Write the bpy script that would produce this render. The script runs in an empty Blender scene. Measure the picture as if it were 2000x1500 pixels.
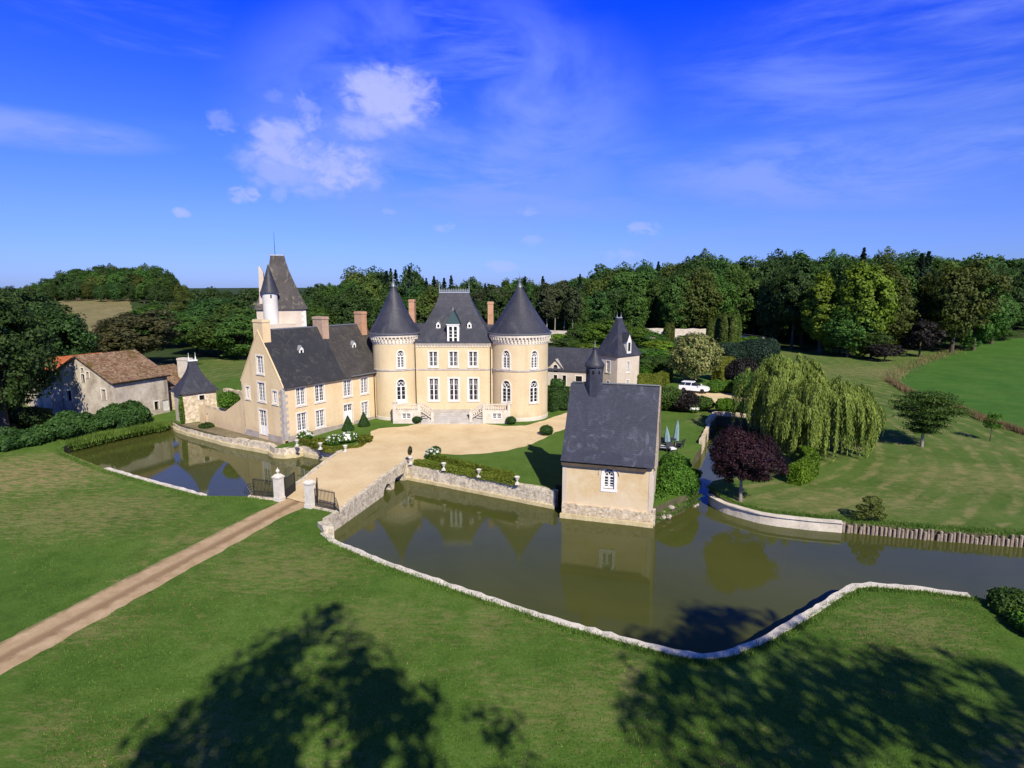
import bpy, math, random
import numpy as np
from mathutils import Vector, Matrix
from mathutils.geometry import delaunay_2d_cdt
R = math.radians
rnd = random.Random(7)
scene = bpy.context.scene
COL = scene.collection
# ------------------------------------------------------------------ camera, sky, sun, exposure
SUN_AZ, SUN_EL = R(160.0), R(39.5)          # azimuth clockwise from +Y
cam_d = bpy.data.cameras.new('camera'); cam = bpy.data.objects.new('camera', cam_d); COL.objects.link(cam)
cam.location = (0, 0, 17.0)
PITCH = math.atan(190 / 1155)
cam.rotation_euler = (math.pi / 2 - PITCH, 0, 0)
cam_d.sensor_width = 36.0; cam_d.lens = 1155 / 2000 * 36.0
cam_d.clip_start = 0.2; cam_d.clip_end = 9000
scene.camera = cam
vs = scene.view_settings
vs.view_transform = 'Standard'; vs.look = 'None'; vs.exposure = 0.28; vs.gamma = 1.0
sun_d = bpy.data.lights.new('sun', 'SUN'); sun_d.energy = 5.0; sun_d.angle = R(0.5); sun_d.color = (1.0, 0.92, 0.76)
sun = bpy.data.objects.new('sun', sun_d); COL.objects.link(sun)
sdir = Vector((math.sin(SUN_AZ) * math.cos(SUN_EL), math.cos(SUN_AZ) * math.cos(SUN_EL), math.sin(SUN_EL)))
sun.rotation_euler = sdir.to_track_quat('Z', 'Y').to_euler()
sun.location = (40, -80, 90)

class NT:
    """small node-tree helper"""
    def __init__(s, nt): s.nt = nt; nt.nodes.clear()
    def n(s, t, props=None, **inp):
        nd = s.nt.nodes.new(t)
        for k, v in (props or {}).items(): setattr(nd, k, v)
        for k, v in inp.items():
            key = int(k[1:]) if k[0] == 'i' and k[1:].isdigit() else k.replace('_', ' ')
            s.set(nd.inputs[key], v)
        return nd
    def set(s, sock, v):
        if isinstance(v, bpy.types.NodeSocket): s.nt.links.new(v, sock)
        elif isinstance(v, bpy.types.Node): s.nt.links.new(v.outputs[0], sock)
        elif isinstance(v, (tuple, list)) and sock.type == 'RGBA' and len(v) == 3: sock.default_value = (*v, 1)
        else: sock.default_value = v
    def m(s, op, a, b=0.0, c=None, clamp=False):
        nd = s.nt.nodes.new('ShaderNodeMath'); nd.operation = op; nd.use_clamp = clamp
        s.set(nd.inputs[0], a); s.set(nd.inputs[1], b)
        if c is not None: s.set(nd.inputs[2], c)
        return nd.outputs[0]
    def noise(s, vec, scale, detail=4, rough=.55, dist=0.0):
        nd = s.n('ShaderNodeTexNoise', Scale=scale, Detail=detail, Roughness=rough, Distortion=dist)
        if vec is not None: s.set(nd.inputs['Vector'], vec)
        return nd.outputs['Fac']
    def ramp(s, fac, stops, interp='LINEAR'):
        nd = s.n('ShaderNodeValToRGB'); cr = nd.color_ramp; cr.interpolation = interp
        while len(cr.elements) < len(stops): cr.elements.new(0.5)
        for e, (p, c) in zip(cr.elements, stops):
            e.position = p; e.color = (*c, 1) if not isinstance(c, (int, float)) else (c, c, c, 1)
        s.set(nd.inputs[0], fac); return nd.outputs[0]
    def mix(s, fac, a, b, blend='MIX'):
        nd = s.nt.nodes.new('ShaderNodeMix'); nd.data_type = 'RGBA'; nd.blend_type = blend
        s.set(nd.inputs[0], fac); s.set(nd.inputs[6], a); s.set(nd.inputs[7], b)
        return nd.outputs[2]
    def smooth(s, v, a, b):
        nd = s.n('ShaderNodeMapRange', {'interpolation_type': 'SMOOTHSTEP'}, Value=v, From_Min=a, From_Max=b)
        return nd.outputs[0]
    def mapping(s, vec, scale=(1, 1, 1), rot=(0, 0, 0), loc=(0, 0, 0)):
        nd = s.n('ShaderNodeMapping', Scale=scale, Rotation=rot, Location=loc); s.set(nd.inputs['Vector'], vec)
        return nd.outputs[0]

world = bpy.data.worlds.new('World'); scene.world = world; world.use_nodes = True
w = NT(world.node_tree)
sky = w.n('ShaderNodeTexSky', {'sky_type': 'NISHITA', 'sun_disc': False, 'sun_elevation': SUN_EL, 'sun_rotation': SUN_AZ,
                              'altitude': 100, 'air_density': 1.0, 'dust_density': 0.3, 'ozone_density': 2.5})
dirv = w.n('ShaderNodeTexCoord').outputs['Generated']
sep = w.n('ShaderNodeSeparateXYZ', Vector=dirv)
dx, dy, dz = sep.outputs
el = w.m('ARCSINE', dz); az = w.m('ARCTAN2', dx, dy)
SKY_GAIN = (0.30, 0.62, 1.28)
graded = w.mix(1.0, w.n('ShaderNodeGamma', Color=sky, Gamma=1.0), SKY_GAIN, 'MULTIPLY')
# the clear blue deepens with height above the horizon
deep = w.ramp(w.m('MULTIPLY', el, 1 / 0.8), [(0.0, (1.30, .93, 1.15)), (0.145, (1.40, .95, 1.18)), (0.26, (1.05, .90, 1.32)), (0.50, (.10, .50, 1.95)), (0.66, (.30, .52, 1.0)), (1.0, (.95, .78, .62))])
graded = w.mix(1.0, graded, deep, 'MULTIPLY')
def gmask(a, e, sa, se):
    u = w.m('MULTIPLY', w.m('SUBTRACT', az, a), 1 / sa); v = w.m('MULTIPLY', w.m('SUBTRACT', el, e), 1 / se)
    return w.m('SUBTRACT', 1.0, w.m('MINIMUM', w.m('ADD', w.m('MULTIPLY', u, u), w.m('MULTIPLY', v, v)), 1.0))
sph = w.n('ShaderNodeCombineXYZ', X=az, Y=el, Z=0.0).outputs[0]
# thin high veils of drawn-out streaks
def streaks(rot, sx, sy, seed): return w.noise(w.mapping(sph, (sx, sy, 1), (0, 0, R(rot)), (seed, seed * .7, 0)), 1.0, 8, .62, .45)
n1, n2, n3 = streaks(-4, 3.2, 17, 1.3), streaks(-7, 2.4, 15, 4.1), streaks(-9, 4.0, 15, 7.7)
nb = w.noise(w.mapping(sph, (4.5, 8, 1), (0, 0, 0), (2, 5, 0)), 1.0, 5, .55, .4)
veil = 0.0
for (a, e, sa, se), nz, lo, hi, k in (((-.10, .25, .34, .20), nb, .30, .66, .85), ((-.02, .17, .34, .10), n1, .38, .68, .80), ((.60, .29, .40, .13), n2, .36, .76, .75), ((.52, .165, .36, .065), n3, .34, .66, .95),
                                      ((-.66, .195, .17, .026), n3, .30, .60, .95), ((-.12, .34, .26, .09), n2, .38, .70, .70), ((.05, .07, .70, .05), n1, .42, .72, .50), ((-.52, .30, .16, .10), n1, .46, .75, .35)):
    veil = w.m('MAXIMUM', veil, w.m('MULTIPLY', w.m('MULTIPLY', w.smooth(gmask(a, e, sa * 1.1, se * 1.1), 0.0, 1.0), w.smooth(nz, lo, hi)), k))
# small fair-weather puffs
PUFFS = [(-0.189, 0.284, 0.059, 0.031, 1.0), (-0.278, 0.182, 0.048, 0.028, 1.0), (-0.347, 0.21, 0.043, 0.024, 0.85), (-0.309, 0.238, 0.03, 0.017, 0.6), (-0.241, 0.242, 0.035, 0.016, 0.7), (-0.315, 0.265, 0.019, 0.014, 0.39), (-0.412, 0.135, 0.017, 0.009, 0.7), (-0.362, 0.139, 0.019, 0.01, 0.39), (-0.435, 0.232, 0.018, 0.013, 0.35), (-0.358, 0.274, 0.011, 0.008, 0.2), (0.209, 0.091, 0.024, 0.008, 0.51), (-0.112, 0.096, 0.015, 0.007, 0.58), (-0.494, 0.105, 0.01, 0.006, 0.66), (0.18, 0.047, 0.028, 0.009, 0.39), (-0.021, 0.034, 0.022, 0.007, 0.39), (0.025, 0.122, 0.015, 0.006, 0.35), (0.034, 0.075, 0.015, 0.006, 0.31), (-0.198, 0.117, 0.011, 0.005, 0.31), (-0.305, 0.178, 0.085, 0.03, 0.55), (-0.33, 0.2, 0.05, 0.03, 0.6)]
pn = w.noise(w.mapping(sph, (1, 1.5, 1), (0, 0, 0), (.4, .9, .3)), 30, 9, .62, .4)
pn2 = w.noise(w.mapping(sph, (1, 1.3, 1), (0, 0, 0), (3.4, .2, .3)), 9, 4, .55, .3)
er = w.m('ADD', w.m('MULTIPLY', w.m('SUBTRACT', pn, .5), 1.9), w.m('MULTIPLY', w.m('SUBTRACT', pn2, .5), 1.5))
puff = 0.0
for a, e, sa, se, k in PUFFS:
    puff = w.m('MAXIMUM', puff, w.m('MULTIPLY', w.smooth(w.m('ADD', gmask(a, e, sa * 1.7, se * 1.8), w.m('MULTIPLY', er, 1.05 if sa > .03 else 1.9)), .14 if sa > .03 else .30, 1.12 if sa > .03 else 1.25), w.m('MULTIPLY', w.smooth(gmask(a, e, sa * 1.9, se * 2.0), 0.0, .70), k)))
skyc = w.mix(w.m('MULTIPLY', veil, .85), graded, (2.7, 3.9, 9.9))
skyc = w.mix(w.m('MULTIPLY', puff, .84), skyc, (5.0, 5.5, 10.2))
SKY_STR = 0.085
bg = w.n('ShaderNodeBackground', Color=skyc, Strength=SKY_STR)
w.n('ShaderNodeOutputWorld', Surface=bg)

# ------------------------------------------------------------------ object helpers
def tag(o, label=None, cat=None, group=None, kind=None):
    if label: o['label'] = label
    if cat: o['category'] = cat
    if group: o['group'] = group
    if kind: o['kind'] = kind
    return o
def thing(name, label, cat, loc=(0, 0, 0), rz=0.0, group=None):
    o = bpy.data.objects.new(name, None); COL.objects.link(o); o.empty_display_size = .5
    o.location = loc; o.rotation_euler = (0, 0, rz)
    return tag(o, label, cat, group)
def link(name, me, parent=None, loc=(0, 0, 0), rz=0.0, sc=None):
    o = bpy.data.objects.new(name, me); COL.objects.link(o)
    o.parent = parent; o.location = loc; o.rotation_euler = (0, 0, rz)
    if sc is not None: o.scale = sc
    return o
def copy_tree(src, loc, rz=0.0, sc=None, label=None, group=None):
    r = src.copy(); COL.objects.link(r); r.location = loc; r.rotation_euler = (0, 0, rz)
    if sc is not None: r.scale = sc
    if label: r['label'] = label
    if group: r['group'] = group
    for ch in list(src.children):
        c = ch.copy(); COL.objects.link(c); c.parent = r
        for g in list(ch.children):
            d = g.copy(); COL.objects.link(d); d.parent = c
    return r

class MB:
    """collects faces and builds them as one mesh with metre-scaled UVs"""
    def __init__(s): s.v = []; s.f = []
    def poly(s, pts):
        b = len(s.v); s.v += [tuple(p) for p in pts]; s.f.append(tuple(range(b, b + len(pts)))); return s
    def box(s, x0, y0, z0, x1, y1, z1):
        b = len(s.v)
        s.v += [(x0, y0, z0), (x1, y0, z0), (x1, y1, z0), (x0, y1, z0), (x0, y0, z1), (x1, y0, z1), (x1, y1, z1), (x0, y1, z1)]
        for q in ((0, 3, 2, 1), (4, 5, 6, 7), (0, 1, 5, 4), (1, 2, 6, 5), (2, 3, 7, 6), (3, 0, 4, 7)): s.f.append(tuple(b + i for i in q))
        return s
    def obox(s, c, d, L, wd, h):
        """box of length L along xy direction d, width wd, from c (bottom centre) up h"""
        d = Vector((d[0], d[1], 0)).normalized(); n = Vector((-d.y, d.x, 0)); c = Vector(c); b = len(s.v)
        for z in (0, h):
            for a, k in ((-1, -1), (1, -1), (1, 1), (-1, 1)): s.v.append(tuple(c + d * (a * L / 2) + n * (k * wd / 2) + Vector((0, 0, z))))
        for q in ((0, 3, 2, 1), (4, 5, 6, 7), (0, 1, 5, 4), (1, 2, 6, 5), (2, 3, 7, 6), (3, 0, 4, 7)): s.f.append(tuple(b + i for i in q))
        return s
    def prism(s, out, z0, z1):
        n = len(out); b = len(s.v)
        s.v += [(x, y, z0) for x, y in out] + [(x, y, z1) for x, y in out]
        s.f.append(tuple(b + i for i in reversed(range(n)))); s.f.append(tuple(b + n + i for i in range(n)))
        for i in range(n): j = (i + 1) % n; s.f.append((b + i, b + j, b + n + j, b + n + i))
        return s
    def lathe(s, prof, n=24, cx=0, cy=0, a0=0.0, caps=True):
        b = len(s.v); m = len(prof)
        for r, z in prof:
            for i in range(n):
                a = a0 + 2 * math.pi * i / n; s.v.append((cx + r * math.cos(a), cy + r * math.sin(a), z))
        for k in range(m - 1):
            for i in range(n):
                j = (i + 1) % n; s.f.append((b + k * n + i, b + k * n + j, b + (k + 1) * n + j, b + (k + 1) * n + i))
        if caps:
            s.f.append(tuple(b + i for i in reversed(range(n)))); s.f.append(tuple(b + (m - 1) * n + i for i in range(n)))
        return s
    def rings(s, rings, caps=True):
        """loft between closed rings with equal point counts"""
        b = len(s.v); n = len(rings[0])
        for r in rings: s.v += [tuple(p) for p in r]
        for k in range(len(rings) - 1):
            for i in range(n):
                j = (i + 1) % n; s.f.append((b + k * n + i, b + k * n + j, b + (k + 1) * n + j, b + (k + 1) * n + i))
        if caps:
            s.f.append(tuple(b + i for i in reversed(range(n)))); s.f.append(tuple(b + (len(rings) - 1) * n + i for i in range(n)))
        return s
    def tube(s, pts, rad, n=6):
        pts = [Vector(p) for p in pts]; rr = rad if isinstance(rad, (list, tuple)) else [rad] * len(pts); rings = []
        for i, p in enumerate(pts):
            d = (pts[min(i + 1, len(pts) - 1)] - pts[max(i - 1, 0)]).normalized()
            a = d.cross(Vector((0, 0, 1)) if abs(d.z) < .9 else Vector((1, 0, 0))).normalized(); c = d.cross(a)
            rings.append([p + (a * math.cos(t) + c * math.sin(t)) * rr[i] for t in [2 * math.pi * k / n for k in range(n)]])
        return s.rings(rings)
    def sphere(s, c, r, n=10, m=6, sq=(1, 1, 1)):
        rings = []
        for k in range(1, m):
            t = math.pi * k / m
            rings.append([(c[0] + r * sq[0] * math.sin(t) * math.cos(2 * math.pi * i / n), c[1] + r * sq[1] * math.sin(t) * math.sin(2 * math.pi * i / n), c[2] - r * sq[2] * math.cos(t)) for i in range(n)])
        return s.rings(rings)
    def mesh(s, name, mat, smooth=False):
        me = bpy.data.meshes.new(name); me.from_pydata(s.v, [], s.f); me.update()
        uv = me.uv_layers.new(name='UVMap').data
        for p in me.polygons:
            n = p.normal
            t = Vector((1, 0, 0)) if abs(n.z) > .95 else Vector((-n.y, n.x, 0)).normalized()
            bt = Vector((0, 1, 0)) if abs(n.z) > .95 else n.cross(t)
            for li in p.loop_indices:
                co = me.vertices[me.loops[li].vertex_index].co; uv[li].uv = (co.dot(t), co.dot(bt))
            p.use_smooth = smooth
        if mat: me.materials.append(mat)
        return me
    def build(s, name, mat, parent=None, loc=(0, 0, 0), rz=0.0, smooth=False):
        me = s.mesh(name, mat, smooth)
        if smooth: me.set_sharp_from_angle(angle=R(38))
        return link(name, me, parent, loc, rz)

def pip(x, y, poly):
    c = False; j = len(poly) - 1
    for i in range(len(poly)):
        xi, yi = poly[i][0], poly[i][1]; xj, yj = poly[j][0], poly[j][1]
        if (yi > y) != (yj > y) and x < (xj - xi) * (y - yi) / (yj - yi) + xi: c = not c
        j = i
    return c
def rect(uc, z, wd, h): return [(uc - wd / 2, z), (uc + wd / 2, z), (uc + wd / 2, z + h), (uc - wd / 2, z + h)]
def arch(uc, z, wd, h, n=7):
    """pointed-arch opening; its head takes 0.8 of the width"""
    a = wd / 2; sp = z + h - wd * .80; L = [(uc - a, z), (uc + a, z)]
    for i in range(n):
        t = i / n; L.append((uc + a * math.cos(t * math.pi / 2) ** .82 if t else uc + a, sp + wd * .80 * math.sin(t * math.pi / 2) ** .95))
    L.append((uc, z + h))
    for i in reversed(range(n)):
        t = i / n; L.append((uc - a * math.cos(t * math.pi / 2) ** .82 if t else uc - a, sp + wd * .80 * math.sin(t * math.pi / 2) ** .95))
    return L
def panel(mb, out, holes, fmap, depth=.22, lines=()):
    """a wall with real openings: outline and holes in (u,z); fmap(u,z,d) gives the point at depth d"""
    pts = []; edges = []
    for poly in [out] + list(holes):
        b = len(pts); pts += [Vector(p) for p in poly]; edges += [(b + i, b + (i + 1) % len(poly)) for i in range(len(poly))]
    for (a, c) in lines: b = len(pts); pts += [Vector(a), Vector(c)]; edges.append((b, b + 1))
    V, E, F = delaunay_2d_cdt(pts, edges, [], 0, 1e-5)[:3]
    b = len(mb.v); mb.v += [tuple(fmap(p.x, p.y, 0)) for p in V]
    for f in F:
        cx = sum(V[i].x for i in f) / len(f); cy = sum(V[i].y for i in f) / len(f)
        if not pip(cx, cy, out) or any(pip(cx, cy, h) for h in holes): continue
        mb.f.append(tuple(b + i for i in f))
    for h in holes:
        for i in range(len(h)):
            p, q = h[i], h[(i + 1) % len(h)]
            mb.poly([fmap(*p, 0), fmap(*q, 0), fmap(*q, depth), fmap(*p, depth)])
    return mb
def plane_map(o, ex, nin):
    o, ex, nin = Vector(o), Vector(ex), Vector(nin)
    return lambda u, z, d: o + ex * u + Vector((0, 0, z)) + nin * d
def cyl_map(cx, cy, r):
    """u = arc length from the -Y direction, positive towards +X"""
    return lambda u, z, d: Vector((cx + (r - d) * math.sin(u / r), cy - (r - d) * math.cos(u / r), z))

# ------------------------------------------------------------------ materials
def newmat(name):
    m = bpy.data.materials.new(name); m.use_nodes = True; return m, NT(m.node_tree)
def finish(t, color, rough=.8, bump=None, bstr=.3, bdist=.02, spec=.3, metal=0.0):
    p = t.n('ShaderNodeBsdfPrincipled', Base_Color=color, Roughness=rough, Metallic=metal)
    p.inputs['Specular IOR Level'].default_value = spec
    if bump is not None:
        b = t.n('ShaderNodeBump', Strength=bstr, Distance=bdist, Height=bump); t.nt.links.new(b.outputs[0], p.inputs['Normal'])
    t.n('ShaderNodeOutputMaterial', Surface=p); return p
def pos(t): return t.n('ShaderNodeNewGeometry').outputs['Position']
def uvm(t): return t.n('ShaderNodeUVMap').outputs[0]
def mottled(name, stops, scale, detail=5, rough=.85, bump=.3, bdist=.02, fine=6.0, finek=.25, streak=None, spec=.25, dist=.3, damp=None):
    """base colours by a broad noise, broken up by a fine one; streak adds runs of dirt down the wall"""
    m, t = newmat(name); p = pos(t)
    a = t.noise(p, scale, detail, .6, dist); b = t.noise(p, scale * fine, 4, .65)
    f = t.m('ADD', t.m('MULTIPLY', a, 1 - finek), t.m('MULTIPLY', b, finek))
    c = t.ramp(f, stops)
    if streak:
        s = t.noise(t.mapping(p, (1, 1, .12)), streak[1], 5, .6)
        c = t.mix(t.m('MULTIPLY', t.smooth(s, .50, .72), streak[2]), c, streak[0])
    if damp:
        zz_ = t.n('ShaderNodeSeparateXYZ', Vector=p).outputs[2]; dn = t.noise(t.mapping(p, (1, 1, .45)), 1.3, 6, .7)
        c = t.mix(t.m('MULTIPLY', t.smooth(t.m('ADD', zz_, t.m('MULTIPLY', t.m('SUBTRACT', dn, .5), 3.2)), damp[1], damp[0]), damp[2]), c, damp[3])
    finish(t, c, rough, b, bump, bdist, spec); return m
def slate(name, stops, course=.16, scale=.5, patch=None, rough=.50, rnd_k=.35, spec=.35):
    m, t = newmat(name); u = uvm(t); p = pos(t)
    br = t.n('ShaderNodeTexBrick', {'offset': .5}, Vector=u, Color1=(0, 0, 0), Color2=(1, 1, 1), Mortar=(.5, .5, .5), Scale=1.0, Mortar_Size=.012, Mortar_Smooth=.3,
             Bias=0.0, Brick_Width=.24, Row_Height=course)
    a = t.noise(p, scale, 6, .65, .6); b = t.noise(t.mapping(u, (3.2, .5, 1)), 1.1, 5, .6)
    f = t.m('ADD', t.m('ADD', t.m('MULTIPLY', a, .62), t.m('MULTIPLY', b, .24)), t.m('MULTIPLY', br.outputs[0], rnd_k * .4))
    c = t.ramp(f, stops)
    if patch:
        q = t.noise(t.mapping(p, patch[3] if len(patch) > 3 else (1, 1, 1)), patch[1], 7, .68, 1.2)
        c = t.mix(t.m('MULTIPLY', t.smooth(q, .53, .66), patch[2]), c, patch[0])
    c = t.mix(t.m('MULTIPLY', br.outputs['Fac'], .45), c, (.012, .012, .014))
    finish(t, c, rough, t.m('SUBTRACT', t.m('MULTIPLY', br.outputs[0], .4), br.outputs['Fac']), .5, .02, spec); return m
def plain(name, col, rough=.5, spec=.4, metal=0.0, vary=.12):
    m, t = newmat(name); a = t.noise(pos(t), 3.0, 4)
    c = t.ramp(a, [(.3, tuple(x * (1 - vary) for x in col)), (.7, tuple(min(1, x * (1 + vary)) for x in col))])
    finish(t, c, rough, spec=spec, metal=metal); return m
def leafmat(name, dark, light, trans=.26, objvar=.55, sat=1.0):
    m, t = newmat(name)
    ri = t.n('ShaderNodeNewGeometry').outputs['Random Per Island']; ro = t.n('ShaderNodeObjectInfo').outputs['Random']
    big = t.noise(pos(t), .42, 3, .6)
    f = t.m('ADD', t.m('MULTIPLY', ri, .55), t.m('MULTIPLY', t.smooth(big, .34, .66), .45))
    c = t.ramp(f, [(.0, dark), (1.0, light)])
    c = t.n('ShaderNodeHueSaturation', Hue=t.m('ADD', .494, t.m('MULTIPLY', t.m('SUBTRACT', ro, .5), .035)), Saturation=sat,
            Value=t.m('ADD', 1 - objvar / 2, t.m('MULTIPLY', ro, objvar)), Color=c)
    d = t.n('ShaderNodeBsdfPrincipled', Base_Color=c, Roughness=.62); d.inputs['Specular IOR Level'].default_value = .25
    tr = t.n('ShaderNodeBsdfTranslucent', Color=t.mix(.5, c, (.10, .16, .02), 'ADD'))
    mx = t.n('ShaderNodeMixShader', Fac=trans); t.nt.links.new(d.outputs[0], mx.inputs[1]); t.nt.links.new(tr.outputs[0], mx.inputs[2])
    t.n('ShaderNodeOutputMaterial', Surface=mx); return m

MT = {}
MT['stucco'] = mottled('cream_stucco', [(.30, (.57, .445, .26)), (.50, (.63, .51, .32)), (.68, (.68, .565, .375))], .35, 6, .9, .15, .01, 9, .3, ((.48, .37, .23), .9, .42), damp=(.5, 1.7, .45, (.40, .32, .22)))
MT['stucco_wing'] = mottled('wing_stucco', [(.30, (.62, .465, .26)), (.50, (.71, .545, .325)), (.68, (.76, .60, .385))], .35, 6, .9, .15, .01, 9, .3, ((.53, .40, .24), .9, .45), damp=(.3, 1.6, .5, (.44, .34, .22)))
MT['stucco_chapel'] = mottled('chapel_plaster', [(.32, (.52, .37, .20)), (.46, (.60, .455, .26)), (.58, (.64, .52, .34)), (.70, (.70, .61, .46))], .55, 6, .9, .25, .02, 7, .3, ((.50, .36, .20), .7, .35), damp=(.0, 1.5, .55, (.62, .52, .38)))
MT['stucco_pale'] = mottled('pale_plaster', [(.3, (.46, .39, .31)), (.55, (.58, .50, .41)), (.7, (.64, .57, .48))], .4, 6, .9, .2, .01, 9, .3, ((.45, .38, .29), .8, .4))
MT['stucco_white'] = mottled('lime_white', [(.3, (.60, .57, .52)), (.6, (.72, .69, .64))], .5, 5, .85, .15, .01, 8, .3)
MT['render_grey'] = mottled('weathered_render', [(.3, (.27, .225, .175)), (.45, (.44, .38, .30)), (.6, (.61, .54, .44)), (.75, (.70, .635, .54))], .45, 7, .95, .3, .02, 6, .3, ((.14, .11, .085), 1.0, .75))
MT['stone'] = mottled('pale_limestone', [(.28, (.34, .30, .25)), (.48, (.58, .52, .43)), (.7, (.74, .68, .58))], 1.1, 6, .9, .4, .02, 6, .4)
MT['stone_white'] = mottled('white_stone', [(.25, (.38, .35, .29)), (.45, (.58, .54, .47)), (.7, (.72, .68, .61))], 1.3, 6, .85, .4, .02, 6, .4)
MT['stone_grey'] = mottled('grey_steps', [(.3, (.30, .28, .25)), (.6, (.50, .47, .43))], 1.0, 5, .9, .3, .01, 6, .4)
MT['cornice'] = mottled('cornice_stone', [(.3, (.50, .45, .37)), (.6, (.72, .66, .56))], 1.5, 5, .85, .3, .01, 6, .35)
MT['quoin'] = mottled('grey_quoin', [(.3, (.26, .23, .21)), (.5, (.42, .38, .35)), (.7, (.55, .51, .47))], 1.8, 4, .9, .4, .02, 5, .4)
MT['plinth'] = mottled('plinth_stone', [(.3, (.22, .18, .15)), (.5, (.36, .31, .27)), (.7, (.48, .43, .37))], .9, 6, .95, .4, .02, 6, .4)
def rubble(name, lo, hi, lichen, amount):
    m, t = newmat(name); p = pos(t)
    vo = t.n('ShaderNodeTexVoronoi', {'feature': 'F1'}, Vector=p, Scale=4.2, Randomness=1.0)
    a = t.noise(p, 1.4, 6, .65); b = t.noise(p, 4.0, 6, .75, .4)
    f = t.m('ADD', t.m('MULTIPLY', t.n('ShaderNodeSeparateColor', Color=vo.outputs['Color']).outputs[0], .45), t.m('MULTIPLY', a, .55))
    c = t.ramp(f, [(.25, lo), (.7, hi)])
    c = t.mix(t.m('MULTIPLY', t.smooth(b, .46, .62), amount), c, lichen)
    ed = t.n('ShaderNodeTexVoronoi', {'feature': 'DISTANCE_TO_EDGE'}, Vector=p, Scale=4.2).outputs[0]
    finish(t, c, .95, t.m('ADD', t.m('MINIMUM', ed, .15), t.m('MULTIPLY', b, .25)), .8, .08, .2); return m
MT['moat_wall'] = rubble('moat_rubble', (.48, .41, .30), (.70, .62, .48), (.19, .16, .13), .62)
MT['moat_ledge'] = mottled('moat_ledge_stone', [(.3, (.36, .29, .15)), (.55, (.58, .49, .29)), (.7, (.66, .57, .36))], 1.2, 5, .9, .3, .02, 6, .4)
MT['chapel_plinth'] = rubble('chapel_plinth', (.46, .37, .25), (.66, .57, .43), (.20, .165, .13), .65)
MT['old_wall'] = rubble('old_rubble', (.45, .36, .24), (.74, .63, .46), (.22, .17, .12), .45)
MT['curb'] = mottled('curb_stone', [(.26, (.30, .26, .20)), (.42, (.55, .50, .42)), (.65, (.74, .69, .61))], 1.6, 6, .9, .5, .03, 5, .45)
MT['slate'] = slate('blue_slate', [(.25, (.022, .024, .035)), (.5, (.038, .040, .055)), (.75, (.068, .068, .086))], patch=((.105, .105, .115), .8, .40, (1, 1, .35)))
MT['slate_wing'] = slate('dark_slate', [(.25, (.020, .021, .025)), (.55, (.032, .033, .038)), (.8, (.060, .060, .060))], patch=((.15, .14, .11), 1.2, .35), rough=.6)
MT['slate_old'] = slate('weathered_slate', [(.25, (.026, .024, .024)), (.5, (.050, .045, .042)), (.75, (.095, .085, .074))], patch=((.15, .135, .09), 1.3, .35), rough=.75)
MT['slate_keep'] = slate('lichen_slate', [(.25, (.035, .031, .032)), (.5, (.065, .056, .054)), (.75, (.12, .105, .095))], patch=((.26, .23, .16), 1.1, .55, (1.3, 1.3, .22)), rough=.75)
MT['slate_chapel'] = slate('chapel_slate', [(.25, (.022, .025, .040)), (.5, (.036, .040, .062)), (.75, (.060, .064, .092))], patch=((.10, .108, .15), .85, .75), rough=.50)
MT['tile_old'] = slate('mossy_tile', [(.25, (.065, .034, .020)), (.45, (.150, .083, .050)), (.65, (.225, .135, .085)), (.8, (.32, .235, .155))], .2, 1.0, patch=((.10, .078, .012), .55, .90), rough=.9, rnd_k=1.0, spec=.1)
MT['tile_red'] = slate('orange_tile', [(.25, (.22, .055, .022)), (.5, (.38, .10, .04)), (.75, (.48, .16, .07))], .2, 1.0, rough=.9, rnd_k=.9, spec=.1)
def brick(name, c1, c2, mort):
    m, t = newmat(name); u = uvm(t)
    br = t.n('ShaderNodeTexBrick', Vector=u, Color1=c1, Color2=c2, Mortar=mort, Scale=1.0, Mortar_Size=.012, Brick_Width=.22, Row_Height=.07)
    a = t.noise(pos(t), 1.3, 5); c = t.mix(t.m('MULTIPLY', t.smooth(a, .45, .7), .35), br.outputs[0], tuple(x * .45 for x in c1))
    finish(t, c, .9, br.outputs['Fac'], .3, .01, .2); return m
MT['brick'] = brick('chimney_brick', (.46, .19, .09), (.56, .27, .14), (.50, .40, .29))
MT['brick_old'] = brick('old_brick', (.34, .19, .12), (.48, .30, .20), (.50, .42, .33))
MT['white'] = plain('white_paint', (.80, .79, .77), .45, .4, vary=.05)
MT['surround'] = plain('window_stone', (.74, .68, .60), .7, .3, vary=.10)
MT['glass'], _t = newmat('window_glass'); finish(_t, (.014, .017, .022), .06, spec=.5)
MT['curtain'] = plain('net_curtain', (.26, .25, .24), .9, .1, vary=.1)
MT['void'] = plain('dark_interior', (.012, .010, .009), .9, .1)
MT['iron'] = plain('black_iron', (.018, .017, .018), .5, .4)
MT['lead'] = plain('lead_sheet', (.17, .18, .20), .45, .5, .4)
MT['zinc'] = plain('pale_zinc', (.50, .52, .54), .4, .5, .5)
MT['copper'] = plain('green_slate', (.006, .036, .042), .5, .4)
MT['red_door'] = plain('red_wood', (.30, .075, .035), .7, .2)
MT['wood_white'] = plain('painted_board', (.62, .60, .57), .7, .3)
MT['wood_grey'] = mottled('weathered_wood', [(.3, (.15, .115, .085)), (.55, (.34, .28, .22)), (.75, (.50, .43, .36))], 2.5, 5, .95, .5, .02, 5, .4)
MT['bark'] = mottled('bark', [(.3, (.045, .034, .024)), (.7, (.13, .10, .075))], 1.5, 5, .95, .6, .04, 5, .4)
MT['bark_pale'] = mottled('pale_bark', [(.3, (.16, .135, .11)), (.7, (.36, .31, .26))], 1.5, 5, .95, .5, .03, 5, .4)
MT['leaf_dark'] = leafmat('leaves_dark', (.014, .042, .009), (.062, .130, .026))
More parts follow.
